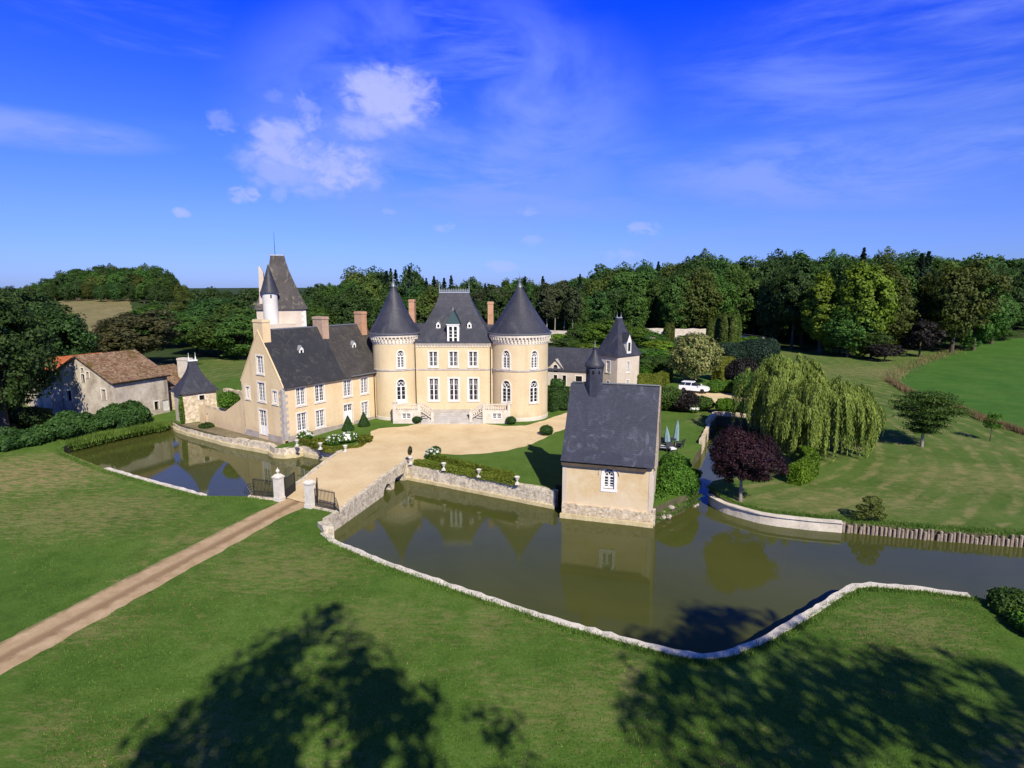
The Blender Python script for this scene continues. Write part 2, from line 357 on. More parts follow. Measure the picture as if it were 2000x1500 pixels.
MT['leaf_mid'] = leafmat('leaves_mid', (.020, .064, .009), (.090, .178, .028))
MT['leaf_light'] = leafmat('leaves_light', (.052, .115, .006), (.200, .330, .026))
MT['leaf_olive'] = leafmat('leaves_olive', (.030, .058, .008), (.118, .162, .028))
MT['leaf_brown'] = leafmat('leaves_brown', (.026, .030, .010), (.085, .078, .030))
MT['leaf_purple'] = leafmat('leaves_purple', (.008, .003, .004), (.048, .013, .019), .12)
MT['leaf_black'] = leafmat('leaves_copper', (.008, .007, .006), (.026, .020, .018), .10)
MT['leaf_conifer'] = leafmat('needles', (.005, .018, .010), (.022, .050, .026), .10)
MT['leaf_pine'] = leafmat('pine_needles', (.016, .026, .010), (.060, .072, .026), .12)
MT['leaf_willow'] = leafmat('willow_leaves', (.070, .130, .014), (.275, .375, .075), .30, .0)
MT['leaf_cream'] = leafmat('variegated_leaves', (.060, .105, .018), (.34, .36, .13), .22, .0)
MT['leaf_box'] = leafmat('box_leaves', (.010, .034, .006), (.038, .090, .014), .15, .15)
MT['leaf_hedge'] = leafmat('hedge_leaves', (.024, .072, .005), (.105, .225, .020), .2, .15)
MT['leaf_yellow'] = leafmat('golden_leaves', (.060, .090, .006), (.19, .220, .024), .2, .15)
MT['leaf_bright'] = leafmat('bright_leaves', (.040, .100, .004), (.125, .23, .012), .25, .1)
MT['flower'] = leafmat('white_blossom', (.55, .55, .50), (.85, .85, .80), .1, .0)
MT['dry_grass'] = leafmat('dry_grass', (.10, .075, .030), (.30, .21, .10), .2, .1)
MT['grass_blade'] = leafmat('grass_blades', (.050, .115, .012), (.150, .250, .042), .25, .0)
# ------------------------------------------------------------------ ground
def lawn_mat(name, greens, dry, amount, stripe=None, fine=1.0, dscale=.16, worn=None):
    m, t = newmat(name); p = pos(t)
    a = t.noise(p, .13, 5, .6, .4); b = t.noise(p, .7, 7, .74, .3); f = t.noise(p, 7.0, 5, .8)
    v = t.m('ADD', t.m('ADD', t.m('MULTIPLY', a, .28), t.m('MULTIPLY', b, .34)), t.m('MULTIPLY', f, .38))
    c = t.n('ShaderNodeHueSaturation', Saturation=.98, Value=1.0, Hue=.502, Color=t.ramp(v, [(.40, greens[0]), (.50, greens[1]), (.60, greens[2])]))
    d1 = t.noise(t.mapping(p, (1, 1, 1), (0, 0, R(25))), dscale, 5, .60, .8); d2 = t.noise(t.mapping(p, (.55, 1.6, 1), (0, 0, R(35))), 1.9, 8, .78, .6)
    dm = t.m('MULTIPLY', t.smooth(t.m('ADD', t.m('MULTIPLY', d1, .50), t.m('MULTIPLY', d2, .50)), .51, .64), amount)
    if worn:
        sp0 = t.n('ShaderNodeSeparateXYZ', Vector=p)
        for (wx_, wy_, rx_, ry_, k_) in worn:
            u_ = t.m('MULTIPLY', t.m('SUBTRACT', sp0.outputs[0], wx_), 1 / rx_); v_ = t.m('MULTIPLY', t.m('SUBTRACT', sp0.outputs[1], wy_), 1 / ry_)
            q_ = t.m('SUBTRACT', 1.0, t.m('ADD', t.m('MULTIPLY', u_, u_), t.m('MULTIPLY', v_, v_)))
            dm = t.m('MAXIMUM', dm, t.m('MULTIPLY', t.smooth(t.m('ADD', q_, t.m('MULTIPLY', t.m('SUBTRACT', d2, .5), 8.5)), -.1, 1.7), k_))
    c = t.mix(dm, c, dry)
    if stripe:
        cx, cy, wd, k, col = stripe
        sp = t.n('ShaderNodeSeparateXYZ', Vector=p)
        ux = t.m('SUBTRACT', sp.outputs[0], cx); uy = t.m('SUBTRACT', sp.outputs[1], cy)
        r = t.m('SQRT', t.m('ADD', t.m('MULTIPLY', ux, ux), t.m('MULTIPLY', uy, uy)))
        r = t.m('ADD', r, t.m('MULTIPLY', t.noise(p, .25, 3), 1.3))
        s = t.m('SINE', t.m('MULTIPLY', r, 2 * math.pi / wd))
        brk = t.smooth(t.noise(p, .55, 5, .7), .42, .62)
        c = t.mix(t.m('MULTIPLY', t.m('MULTIPLY', t.smooth(s, -.2, .9), brk), k), c, col)
    finish(t, c, .95, t.m('ADD', t.m('MULTIPLY', f, .6), t.m('MULTIPLY', b, .6)), .9, .10 * fine, .1); return m
GR = ((.040, .086, .010), (.070, .136, .016), (.112, .182, .032))
MT['lawn_front'] = lawn_mat('mown_grass_front', GR, (.29, .225, .105),   .48, dscale=.13, worn=[(-46, 52, 13, 8, .95), (-33, 43, 10, 6, .6), (-14, 34, 6, 4, .45), (20, 27.5, 4, 3, .40), (2, 22, 4, 2.5, .35), (-7, 28, 5, 3, .30)])
MT['lawn_isle'] = lawn_mat('mown_grass_court', ((.048, .096, .012), (.074, .140, .018), (.100, .165, .028)), (.19, .18, .07), .25)
MT['lawn_right'] = lawn_mat('mown_grass_park', ((.050, .092, .014), (.077, .130, .022), (.102, .154, .034)), (.27, .215, .10), .45, (8.0, 78.0, 2.1, .62, (.24, .21, .09)), worn=[(27, 46, 9, 4, .5), (42, 52, 10, 5, .5), (36, 74, 8, 8, .4), (70, 112, 14, 10, .5)])
MT['field'] = lawn_mat('green_field', ((.034, .094, .011), (.050, .130, .015), (.078, .154, .026)), (.14, .12, .05), .22)
MT['meadow'] = lawn_mat('dry_meadow', ((.12, .11, .045), (.19, .165, .07), (.25, .21, .10)), (.30, .235, .12), .5)
MT['rough'] = lawn_mat('rough_ground', ((.018, .036, .009), (.034, .058, .015), (.058, .080, .024)), (.12, .10, .045), .35)
MT['ledge'] = lawn_mat('weedy_ledge', ((.10, .09, .045), (.19, .155, .09), (.28, .23, .15)), (.34, .28, .19), .6)
MT['gravel'] = mottled('court_gravel', [(.30, (.47, .345, .19)), (.48, (.61, .468, .272)), (.64, (.69, .555, .345))], .35, 6, .95, .35, .02, 22, .45, spec=.1)
MT['path'] = mottled('path_sand', [(.30, (.24, .165, .095)), (.46, (.38, .275, .165)), (.62, (.48, .37, .24))], .55, 6, .95, .5, .03, 9, .45, spec=.1)
m, t = newmat('path_sand'); p = pos(t); sp1 = t.n('ShaderNodeSeparateXYZ', Vector=p)
dd_ = t.m('MULTIPLY', t.m('SUBTRACT', sp1.outputs[0], t.m('ADD', -17.3, t.m('MULTIPLY', t.m('SUBTRACT', sp1.outputs[1], 45.0), .3155))), .954)
pn_ = t.noise(p, 1.1, 6, .7, .4); pf_ = t.noise(p, 14, 5, .75)
dd_ = t.m('ABSOLUTE', t.m('ADD', dd_, t.m('MULTIPLY', t.m('SUBTRACT', pn_, .5), .9)))
cc_ = t.ramp(t.m('ADD', t.m('MULTIPLY', pn_, .6), t.m('MULTIPLY', pf_, .4)), [(.34, (.30, .205, .115)), (.5, (.42, .30, .175)), (.66, (.52, .39, .25))])
cc_ = t.mix(t.m('MULTIPLY', t.m('SUBTRACT', 1.0, t.smooth(dd_, .10, .55)), .75), cc_, (.215, .135, .072))
cc_ = t.mix(t.m('MULTIPLY', t.smooth(t.m('ADD', dd_, t.m('MULTIPLY', t.m('SUBTRACT', pf_, .5), .9)), 1.15, 1.55), .75), cc_, (.13, .135, .05))
finish(t, cc_, .95, pf_, .6, .03, .1); MT['path'] = m
MT['bank'] = mottled('bank_earth', [(.3, (.04, .045, .018)), (.6, (.12, .105, .06))], .8, 5, .95, .5, .05, 5, .4)

MID = [(-90, 66.5), (-60, 62), (-49, 62.5), (-36, 59), (-22, 53), (-12, 47), (-3, 40), (5, 35), (15, 37), (25, 36), (45, 33), (90, 30), (4000, 30)]
def mid_y(x): 
    for a, b in zip(MID, MID[1:]):
        if x < b[0]: return a[1] + (b[1] - a[1]) * max(0, (x - a[0])) / (b[0] - a[0])
    return 30
def sst(v, a, b):
    t = min(1, max(0, (v - a) / (b - a))); return t * t * (3 - 2 * t)
def gz(x, y):
    """height of the land"""
    far = sst(y - mid_y(x), -.8, .8) if x > -47 else sst(y - mid_y(x), -3, 6)
    side = .42 - (.67 - .55 * sst(y, 48, 74)) * sst(x, 15.5, 18.5) - .40 * sst(-x, 17.5, 25) + .05 * sst(-x, 42, 50)
    z = far * side
    d = math.hypot(x, y)
    if d > 85:
        k = sst(d, 95, 170)
        z += k * (1.2 * math.sin(x * .021 + 1.3) * math.sin(y * .017) + .8)
        z += 10.0 * math.exp(-(((x + 195) / 85) ** 2 + ((y - 285) / 95) ** 2)) * sst(d, 110, 200)
        z += 5.0 * sst(d, 170, 300) * sst(x, -120, 60)
        z += 17 * math.exp(-(((x - 420) / 170) ** 2 + ((y - 480) / 150) ** 2))
        z += 6.5 * sst(d, 350, 1300) + 2.5 * math.sin(x * .004 + 2) * math.sin(y * .003 + .5) * sst(d, 400, 900)
    return z

CURB = [(-13.1, 39.2), (-12.2, 37.9), (-7.7, 34.5), (-2.9, 31.4), (2.6, 28.0), (6.0, 26.3), (7.7, 25.45), (8.9, 25.2), (10.1, 25.4), (12.6, 26.7), (16.5, 29.5), (18.4, 30.95), (19.7, 31.75), (20.8, 31.9), (23.4, 31.4), (25.5, 30.7)]
RBANK = [(25.5, 30.7), (27.3, 29.4), (31, 28.6), (38, 28.2), (48, 27.2), (75, 25)]
PILE = [(75, 33.5), (55, 35.6), (45, 37.5), (35.9, 39.1), (29.7, 40.4), (24.6, 41.7)]
ROUND = [(24.5, 41.75), (22.2, 42.3), (19.7, 43.2), (18.3, 44.4), (17.35, 45.6), (16.9, 46.7), (16.85, 47.6)]
CHAN = [(16.85, 47.6), (17.1, 49.2), (18.0, 50.9), (19.9, 52.0), (22.3, 51.6), (26.0, 52.4), (27.6, 56), (28.6, 63), (31.5, 73.5), (26.9, 75.6), (24.4, 70.7), (20.6, 62.3), (18.3, 57.5), (16.8, 53.0), (15.6, 48.6), (15.6, 47.3)]
CBANK = [(15.6, 47.3), (13.9, 45.6), (12.2, 44.2), (10.92, 43.02)]
CHF = [(10.92, 43.02), (4.0, 44.8)]
INLET = [(4.0, 44.8), (4.8, 47.9), (3.75, 48.2), (3.6, 46.4)]
TERR = [(3.6, 46.4), (-3.0, 50.1), (-9.9, 54.0)]
UNDER = [(-9.9, 54.0), (-17.4, 58.8)]
TERL = [(-17.4, 58.8), (-19.5, 60.2), (-22.6, 61.9), (-23.2, 61.3), (-24.2, 60.9), (-25.3, 61.2), (-26.0, 62.0), (-26.3, 62.6), (-32.2, 65.6), (-40.3, 71.2), (-42.0, 72.6), (-43.6, 74.4)]
HEDGE = [(-43.6, 74.4), (-45.2, 72.8), (-47.1, 68.7), (-48.9, 64.0), (-48.2, 61.4)]
LCURB = [(-48.2, 61.4), (-46.6, 59.6), (-38.6, 54.0), (-31.6, 50.0), (-25.4, 46.6), (-21.3, 46.5), (-19.3, 46.9)]
NEARB = [(-19.3, 46.9), (-16.6, 46.1), (-13.15, 43.2), (-13.55, 41.0), (-13.1, 39.2)]
def densify(pts, step=.9, jit=0.0, rr=None):
    out = []
    for a, b in zip(pts, pts[1:]):
        n = max(1, int(math.hypot(b[0] - a[0], b[1] - a[1]) / step))
        for i in range(n):
            t = i / n; j = jit if i else 0
            out.append((a[0] + (b[0] - a[0]) * t + (rr or rnd).uniform(-j, j), a[1] + (b[1] - a[1]) * t + (rr or rnd).uniform(-j, j)))
    return out + [pts[-1]]
MOAT = []
for seg, jit in ((CURB, 0), (RBANK, .12), (PILE, .0), (ROUND, 0), (CHAN, .12), (CBANK, .15), (CHF, 0), (INLET, 0), (TERR, 0), (UNDER, 0), (TERL, 0), (HEDGE, .15), (LCURB, .0), (NEARB, 0)):
    d = densify(seg, 1.2, jit); MOAT += d[:-1] if (not MOAT or MOAT[-1] != d[0]) else d[1:-1]
MOAT = [p for i, p in enumerate(MOAT) if math.hypot(p[0] - MOAT[i - 1][0], p[1] - MOAT[i - 1][1]) > .05]
def edge(pts, closed=True, step=.55, jit=.09, seed=3):
    rr = random.Random(seed); d = densify(list(pts) + ([pts[0]] if closed else []), step, jit, rr); return d[:-1] if closed else d
COURT = [(-17.7, 58.4), (-16.6, 61.3), (-16.2, 63.5), (-16.05, 65.5), (-16.4, 67.0), (-15.8, 68.3), (-12.6, 69.5), (-11.2, 71.2), (-10.8, 72.0), (-4.4, 72.2), (-3.6, 70.9), (-1.0, 69.6), (1.6, 69.8), (3.8, 72.3), (7.5, 77.6), (8.6, 83), (8.0, 90), (6.6, 97.6), (11.2, 94.6), (16.4, 94.0), (17.6, 93.2), (10.8, 84), (10.6, 78),
         (9.4, 72.5), (6.8, 68.5), (5.0, 66.6), (4.3, 65.0), (3.4, 63.4), (1.6, 60.6), (-.5, 58.7), (-2.8, 57.7), (-5.1, 57.2), (-7.6, 57.6), (-8.3, 56.3), (-9.6, 54.1), (-9.9, 54.0)]
CARYD = [(23.5, 93.5), (28.1, 96.5), (31.8, 97.5), (36.5, 94.0), (37.0, 88.8), (33.4, 85.6), (29.6, 82.4), (26.6, 82.2), (24.5, 85)]
PATH = [(-18.7, 46.5), (-16.6, 45.9), (-15.7, 45.0), (-16.0, 44.4), (-17.1, 42.3), (-18.2, 38.6), (-19.8, 33.4), (-22.7, 23.8), (-27.0, 9.5), (-29.8, 10.0), (-25.0, 25.6), (-21.9, 35.6), (-19.4, 43.2), (-18.6, 45.1)]
FIELD = [(60.5, 60), (61.5, 70), (62.6, 80), (65.0, 92.5), (68.6, 103), (80, 117), (97, 135), (115, 152), (128, 166), (175, 172), (240, 175), (240, 60), (150, 40), (90, 42)]
MEADOW = [((q - 1000) / 1155 * (d * .987 + 2.6), d) for q, d in ((120, 300), (250, 305), (262, 250), (245, 200), (232, 160), (222, 120), (180, 105), (130, 120), (132, 160), (128, 200), (122, 250))]
MEADOW2 = [(-250, 500), (-140, 440), (-70, 450), (-80, 560), (-200, 620)]
REGIONS = [('courtyard', edge(COURT, seed=5), 'gravel'), ('car_yard', edge(CARYD, seed=6), 'gravel'), ('path', edge(PATH, jit=.10, seed=9), 'path'), ('terrace_ledge', edge([(-25.6, 61.2), (-26.5, 62.3), (-32.3, 65.3), (-40.3, 70.9), (-42.2, 72.4), (-41.0, 72.7), (-39.6, 73.3), (-31.2, 67.2), (-25.0, 62.9)], jit=.06, seed=11), 'ledge'),
           ('field', edge(FIELD, step=3, jit=.35, seed=8), 'field'), ('meadow', edge(MEADOW, step=6, jit=1.0, seed=4), 'meadow'), ('far_field', edge(MEADOW2, step=25, jit=4, seed=4), 'meadow')]
LAWNS = [('lawn_front', lambda x, y: y < mid_y(x) and x < 200 and x > -200 and y > -150, 'lawn_front'),
         ('lawn_court', lambda x, y: -52 < x < 22.5 + max(0, (y - 75) * .6) and y < 108 and (x < 16 or x < 16 + (y - 47) * .42), 'lawn_isle'),
         ('lawn_park', lambda x, y: -70 < x < 200 and y < 150, 'lawn_right')]
pts = []; edges = []; 
for poly in [MOAT] + [r[1] for r in REGIONS]:
    b = len(pts); pts += [Vector(p) for p in poly]; edges += [(b + i, b + (i + 1) % len(poly)) for i in range(len(poly))]
for i in range(-66, 90, 3):
    for j in range(-12, 135, 3): pts.append(Vector((i + rnd.uniform(-.6, .6), j + rnd.uniform(-.6, .6))))
r = 150.0
while r < 5200:
    n = 150 if r < 700 else 80
    for k in range(n):
        a = 2 * math.pi * (k + (int(r) % 2) * .5) / n; x, y = r * math.sin(a), r * math.cos(a)
        if not (-66 < x < 90 and -12 < y < 135): pts.append(Vector((x, y)))
    r *= 1.07
for k in range(60):
    for rr in (98, 112, 126, 138):
        a = R(-65 + k * 130 / 60); x, y = rr * math.sin(a), rr * math.cos(a)
        if not (-66 < x < 90 and -12 < y < 135): pts.append(Vector((x, y)))
Vx, _, Fx = delaunay_2d_cdt(pts, edges, [], 0, 1e-4)[:3]
buckets = {}
bbs = [(min(p[0] for p in rg[1]), max(p[0] for p in rg[1]), min(p[1] for p in rg[1]), max(p[1] for p in rg[1])) for rg in REGIONS]
for f in Fx:
    cx = sum(Vx[i].x for i in f) / 3; cy = sum(Vx[i].y for i in f) / 3
    if 15 < cy < 80 and pip(cx, cy, MOAT): continue
    key = None
    for rg, bb in zip(REGIONS, bbs):
        if bb[0] < cx < bb[1] and bb[2] < cy < bb[3] and pip(cx, cy, rg[1]): key = rg[0]; break
    if key is None:
        for nm, fn, mt in LAWNS:
            if fn(cx, cy): key = nm; break
    buckets.setdefault(key or 'ground', []).append(f)
mats = {**{r[0]: r[2] for r in REGIONS}, **{l[0]: l[2] for l in LAWNS}, 'ground': 'rough'}
for key, fs in buckets.items():
    ids = {}; v = []; ff = []
    for f in fs:
        g = []
        for i in f:
            if i not in ids: ids[i] = len(v); v.append((Vx[i].x, Vx[i].y, gz(Vx[i].x, Vx[i].y)))
            g.append(ids[i])
        ff.append(g)
    me = bpy.data.meshes.new(key); me.from_pydata(v, [], ff); me.update(); me.materials.append(MT[mats[key]])
    for p in me.polygons: p.use_smooth = True
    tag(link(key, me), kind='structure')
# the earth banks below the grass edge, and the water
mb = MB()
for i in range(len(MOAT)):
    a, b = MOAT[i], MOAT[(i + 1) % len(MOAT)]
    mb.poly([(*a, gz(*a)), (*b, gz(*b)), (*b, -2.0), (*a, -2.0)])
tag(mb.build('moat_bank', MT['bank']), kind='structure')
m, t = newmat('moat_water'); p = pos(t)
rip = t.m('ADD', t.m('MULTIPLY', t.noise(t.mapping(p, (1, 1.6, 1), (0, 0, R(20))), 2.2, 4, .6), .6), t.m('MULTIPLY', t.noise(p, .35, 3), 1.2))
big = t.noise(p, .09, 4, .6, .5)
wc = t.ramp(big, [(.35, (.052, .060, .014)), (.65, (.068, .074, .018))])
pr = finish(t, wc, .045, rip, .05, .05, .27); pr.inputs['IOR'].default_value = 1.34
MT['water'] = m
V2, _, F2 = delaunay_2d_cdt([Vector(p) for p in MOAT], [(i, (i + 1) % len(MOAT)) for i in range(len(MOAT))], [], 0, 1e-5)[:3]
me = bpy.data.meshes.new('moat_water'); me.from_pydata([(p.x, p.y, -1.0) for p in V2], [], [f for f in F2 if pip(sum(V2[i].x for i in f) / 3, sum(V2[i].y for i in f) / 3, MOAT)]); me.update()
me.materials.append(MT['water']); tag(link('moat_water', me), kind='structure')

# ------------------------------------------------------------------ retaining walls and curbs
def strip_wall(mb, pts, zb, zt, th, side=1, step=.6, jz=.03, jx=.02, inset=0.0):
    """wall along a line; th is its thickness towards `side` of the line; inset shifts its face"""
    d = densify(pts, step); rr = random.Random(len(d)); A = []; n = len(d)
    for i, p in enumerate(d):
        a = d[max(0, i - 1)]; b = d[min(n - 1, i + 1)]; t = Vector((b[0] - a[0], b[1] - a[1])).normalized(); nm = Vector((-t.y, t.x)) * side
        q = Vector(p) + nm * inset; ztt = (zt(i / (n - 1)) if callable(zt) else zt) + rr.uniform(-jz, jz); j1, j2 = rr.uniform(-jx, jx), rr.uniform(-jx, jx)
        o = q + nm * (th + j2); q = q + nm * j1
        A.append([(q.x, q.y, zb), (q.x, q.y, ztt), (o.x, o.y, ztt + rr.uniform(-jz, jz) * .5), (o.x, o.y, zb)])
    return mb.rings(A)
def wall_thing(name, label, cat, pts, zb, zt, th, mat, side=1, group=None, ledge=None, coping=None, **kw):
    c = pts[len(pts) // 2]; root = thing(name, label, cat, group=group)
    strip_wall(MB(), pts, zb, zt, th, side, **kw).build('wall_body', MT[mat], root)
    if ledge: strip_wall(MB(), pts, zb, ledge[0], .25, side, inset=-ledge[1], jz=.02, jx=.03).build('footing_ledge', MT['moat_ledge'], root)
    if coping: strip_wall(MB(), pts, coping[0], coping[1], th + .1, side, inset=-.05, jz=.02).build('coping', MT[coping[2]], root)
    return root
wall_thing('moat_curb', 'low white stone curb zigzagging along the foreground lawn beside the wide moat', 'curb', CURB, -1.6, .07, .42, 'curb', -1, jz=.035, jx=.045, inset=-.10, step=.42)
wall_thing('moat_curb', 'low white stone curb half hidden by grass beside the left-hand pool', 'curb', LCURB[2:5], -1.6, .06, .40, 'curb', 1, jz=.05, jx=.06, inset=-.10)
wall_thing('terrace_wall', 'stained rubble wall topped by white urns between the bridge and the chapel', 'wall', TERR, -1.6, .46, .55, 'moat_wall', -1, ledge=(-.72, .30), jz=.04, jx=.04, inset=-.12)
wall_thing('terrace_wall', 'stained rubble wall with a rounded bastion below the tall gable', 'wall', TERL, -1.6, lambda t: .30 - .25 * sst(t, 0, .2) - .28 * sst(t, .45, .7), .55, 'moat_wall', -1, ledge=(-.62, .36), jz=.05, jx=.05, inset=-.12)
ROUND_F = [ROUND[0]] + [tuple(sum(ROUND[min(len(ROUND) - 1, max(0, i + k))][j] * c for k, c in zip((-1, 0, 1, 2), (-.5 * t + t * t - .5 * t ** 3, 1 - 2.5 * t * t + 1.5 * t ** 3, .5 * t + 2 * t * t - 1.5 * t ** 3, -.5 * t * t + .5 * t ** 3))) for j in (0, 1)) for i in range(len(ROUND) - 1) for t in (.25, .5, .75, 1.0)]
wall_thing('round_retaining_wall', 'curved pale masonry wall holding up the lawn below the purple tree', 'wall', ROUND_F, -1.6, lambda t: -.20, .40, 'stone', 1, ledge=(-.72, .20), coping=(-.24, -.15, 'stone'), jz=.015, jx=.02, inset=-.08)
# wooden piles driven along the bank
PL = densify(PILE[1:], .27, .03, random.Random(3)); pr_ = random.Random(12); plm = []
for k in range(6):
    q = MB(); h = pr_.uniform(.95, 1.25); r0 = pr_.uniform(.085, .13)
    q.lathe([(r0 * 1.02, 0), (r0, h * .7), (r0 * .96, h), (r0 * .5, h + .03)], 7, pr_.uniform(-.02, .02), 0, pr_.random()); plm.append(q.mesh('wooden_pile', MT['wood_grey']))
for k, (x, y) in enumerate(PL):
    if x > 44 or pr_.random() < .05: continue
    o = link('wooden_pile', plm[k % 6], None, (x + .02, y - .10, -1.45), pr_.uniform(0, 6), (1, 1, pr_.uniform(.9, 1.2)))
    o.rotation_euler = (pr_.uniform(-.06, .06), pr_.uniform(-.06, .06), pr_.uniform(0, 6))
    tag(o, 'rough weathered wooden pile in the row edging the lawn bank', 'pile', 'wooden piles along the moat bank')
# loose stones on the bank beside the chapel and at the channel mouth
st = random.Random(5); sm = []
for k in range(4):
    q = MB(); q.sphere((0, 0, 0), 1, 7, 5, (1, .8, .6)); q.v = [(x * st.uniform(.8, 1.2), y * st.uniform(.8, 1.2), z * st.uniform(.8, 1.2)) for x, y, z in q.v]; sm.append(q.mesh('bank_stone', MT['plinth']))
for k in range(34):
    if k < 22: t_ = st.random(); a, b = CBANK[0], CBANK[-1]; x = a[0] + (b[0] - a[0]) * t_; y = a[1] + (b[1] - a[1]) * t_ + st.uniform(-.15, .5)
    else: t_ = st.random(); a, b = (20.3, 62.0), (24.3, 70.5); x = a[0] + (b[0] - a[0]) * t_ + st.uniform(-.4, .1); y = a[1] + (b[1] - a[1]) * t_
    s = st.uniform(.14, .34)
    o = link('bank_stone', sm[k % 4], None, (x, y, -1.0 + st.uniform(0, .9)), st.uniform(0, 6), (s, s, s))
    if k < 22: tag(o, 'pale rough stone in the broken bank between the chapel corner and the clipped bush', 'stone', 'bank stones beside the chapel')
    else: tag(o, 'pale stone on the channel edge behind the chapel lawn', 'stone', 'stones on the channel edge')

# ------------------------------------------------------------------ bridge
br = thing('stone_bridge', 'low stone bridge with two arches and a sandy deck leading to the court', 'bridge', (-16, 50, 0))
BL = lambda p: (p[0] + 16, p[1] - 50)
PD = (-13.2, 43.1)
P0, P1, Q1, Q0 = (-13.45, 41.0), (-9.85, 54.2), (-17.5, 58.6), (-19.2, 46.7)
dirR = Vector((P1[0] - P0[0], P1[1] - P0[1])); LR = dirR.length; dirR.normalize()
def zdeck(s): return .06 if s < 0 else .06 + .46 * sst(s, 0, .85)
def archlow(uc, wd, h, n=8): return [(uc - wd / 2, -1.9)] + [(uc + wd / 2 * -math.cos(math.pi * i / n), -1.15 + h * math.sin(math.pi * i / n)) for i in range(n + 1)] + [(uc + wd / 2, -1.9)]
out = [(0, -2.0)] + [(LR, -2.0)] + [(LR * s, zdeck(s) + .16 + rnd.uniform(-.03, .03)) for s in [1 - i / 22 for i in range(23)]]
mb = MB(); nin = Vector((-dirR.y, dirR.x, 0))
panel(mb, out, [archlow(11.75, 2.3, 1.42), archlow(9.35, 1.6, 1.0)], plane_map((*BL(P0), 0), (dirR.x, dirR.y, 0), nin), 3.0)
mb.build('side_wall', MT['moat_wall'], br)
mb = MB(); seg = 22   # top of the low parapet
A = [BL((P0[0] + dirR.x * LR * i / seg, P0[1] + dirR.y * LR * i / seg)) for i in range(seg + 1)]
strip_wall(mb, [(a[0] - .02 * nin.x, a[1] - .02 * nin.y) for a in A], -.15, lambda t: zdeck(t) + .20, .42, 1, .6, .04, .04); mb.build('parapet', MT['moat_wall'], br)
mb = MB(); dl = Vector((Q1[0] - Q0[0], Q1[1] - Q0[1])).normalized()
strip_wall(mb, [BL(Q0), BL(Q1)], -2.0, lambda t: zdeck(t) + .08, .35, -1, .6, .04, .04); mb.build('parapet', MT['moat_wall'], br)
mb = MB(); n = 16; nb = len(mb.v)
for i in range(n + 1):
    s = i / n * 1.03 - .02
    for k in range(7):
        q = k / 6; x = (Q0[0] + (Q1[0] - Q0[0]) * s) * (1 - q) + (PD[0] + (P1[0] - PD[0]) * s) * q; y = (Q0[1] + (Q1[1] - Q0[1]) * s) * (1 - q) + (PD[1] + (P1[1] - PD[1]) * s) * q
        mb.v.append((*BL((x, y)), zdeck(s) + .015))
for i in range(n):
    for k in range(6): a = nb + i * 7 + k; mb.f.append((a, a + 1, a + 8, a + 7))
mb.build('deck', MT['gravel'], br)
strip_wall(MB(), [BL((-13.9, 40.2)), BL((-13.05, 38.9))], -1.8, .42, .7, 1, .4, .06, .05).build('end_block', MT['moat_wall'], br)
# gateway: two pillars, two open iron leaves, two side railings with swept ends
def pillar(loc, finial, label):
    g = thing('gate_pillar', label, 'gate pillar', (*loc, gz(*loc) + .0), R(64)); g.scale = (.78, .78, .86)
    MB().box(-.42, -.42, -.1, .42, .42, .36).build('plinth', MT['stone_white'], g)
    MB().box(-.37, -.37, .36, .37, .37, 2.15).build('shaft', MT['stone_white'], g)
    c = MB().box(-.40, -.40, 2.15, .40, .40, 2.24).box(-.45, -.45, 2.24, .45, .45, 2.36)
    c.rings([[(-.42, -.42, 2.36), (.42, -.42, 2.36), (.42, .42, 2.36), (-.42, .42, 2.36)], [(-.2, -.2, 2.58), (.2, -.2, 2.58), (.2, .2, 2.58), (-.2, .2, 2.58)]]); c.build('cap', MT['stone_white'], g)
    if finial: MB().lathe([(.10, 2.58), (.08, 2.66), (.17, 2.74), (.21, 2.86), (.16, 2.98), (.05, 3.06), (.05, 3.14), (.0, 3.2)], 12).build('finial', MT['stone_white'], g, smooth=True)
    return g
GP1, GP2 = (-18.75, 45.55), (-15.75, 44.05)

pillar(GP1, True, 'white stone gate pillar crowned by a ball finial'); pillar(GP2, False, 'white stone gate pillar with a plain cap and no finial')
def railing(g, pts, h, leaf=False, dog=.55):
    """bars along a polyline in local metres, with rails and a denser lower part"""
    a, b = Vector(pts[0]), Vector(pts[1]); L = (b - a).length; d = (b - a) / L; n = max(3, int(L / .13)); bars = MB(); rails = MB()
    for i in range(n + 1):
        p = a + d * (L * i / n); r_ = .022 if 0 < i < n else .045; hh = h(i / n) if callable(h) else h
        bars.tube([(p.x, p.y, .05), (p.x, p.y, hh)], r_, 5)
        if 0 < i < n: bars.tube([(p.x, p.y, hh), (p.x, p.y, hh + .10)], [.03, .004], 5)
        if i < n:
            q = a + d * (L * (i + .5) / n); bars.tube([(q.x, q.y, .05), (q.x, q.y, dog)], .015, 4)
    for z in (.12, dog, None):
        rails.tube([(a.x, a.y, z if z else (h(0) if callable(h) else h) - .06), (b.x, b.y, z if z else (h(1) if callable(h) else h) - .06)], .028, 5)
    bars.build('bars', MT['iron'], g); rails.build('rails', MT['iron'], g)
def scroll_end(g, p, d, h):
    q = MB(); p = Vector((*p, 0)); d = Vector((d[0], d[1], 0)).normalized()
    for k in range(5):
        r0 = .25 + .16 * k; q.tube([p + d * (r0 * math.sin(t)) + Vector((0, 0, h * (.15 + .8 * k / 5) * (math.cos(t) * .9 + .1) + .03)) for t in [math.pi / 2 * i / 6 for i in range(7)]], .022, 5)
    for t in (.25, .55, .85): q.tube([p + Vector((0, 0, .1)), p + d * (.9 * math.sin(t * 1.5)) + Vector((0, 0, h * .9 * math.cos(t * 1.5) + .05))], .016, 4)
    q.build('swept_end', MT['iron'], g)
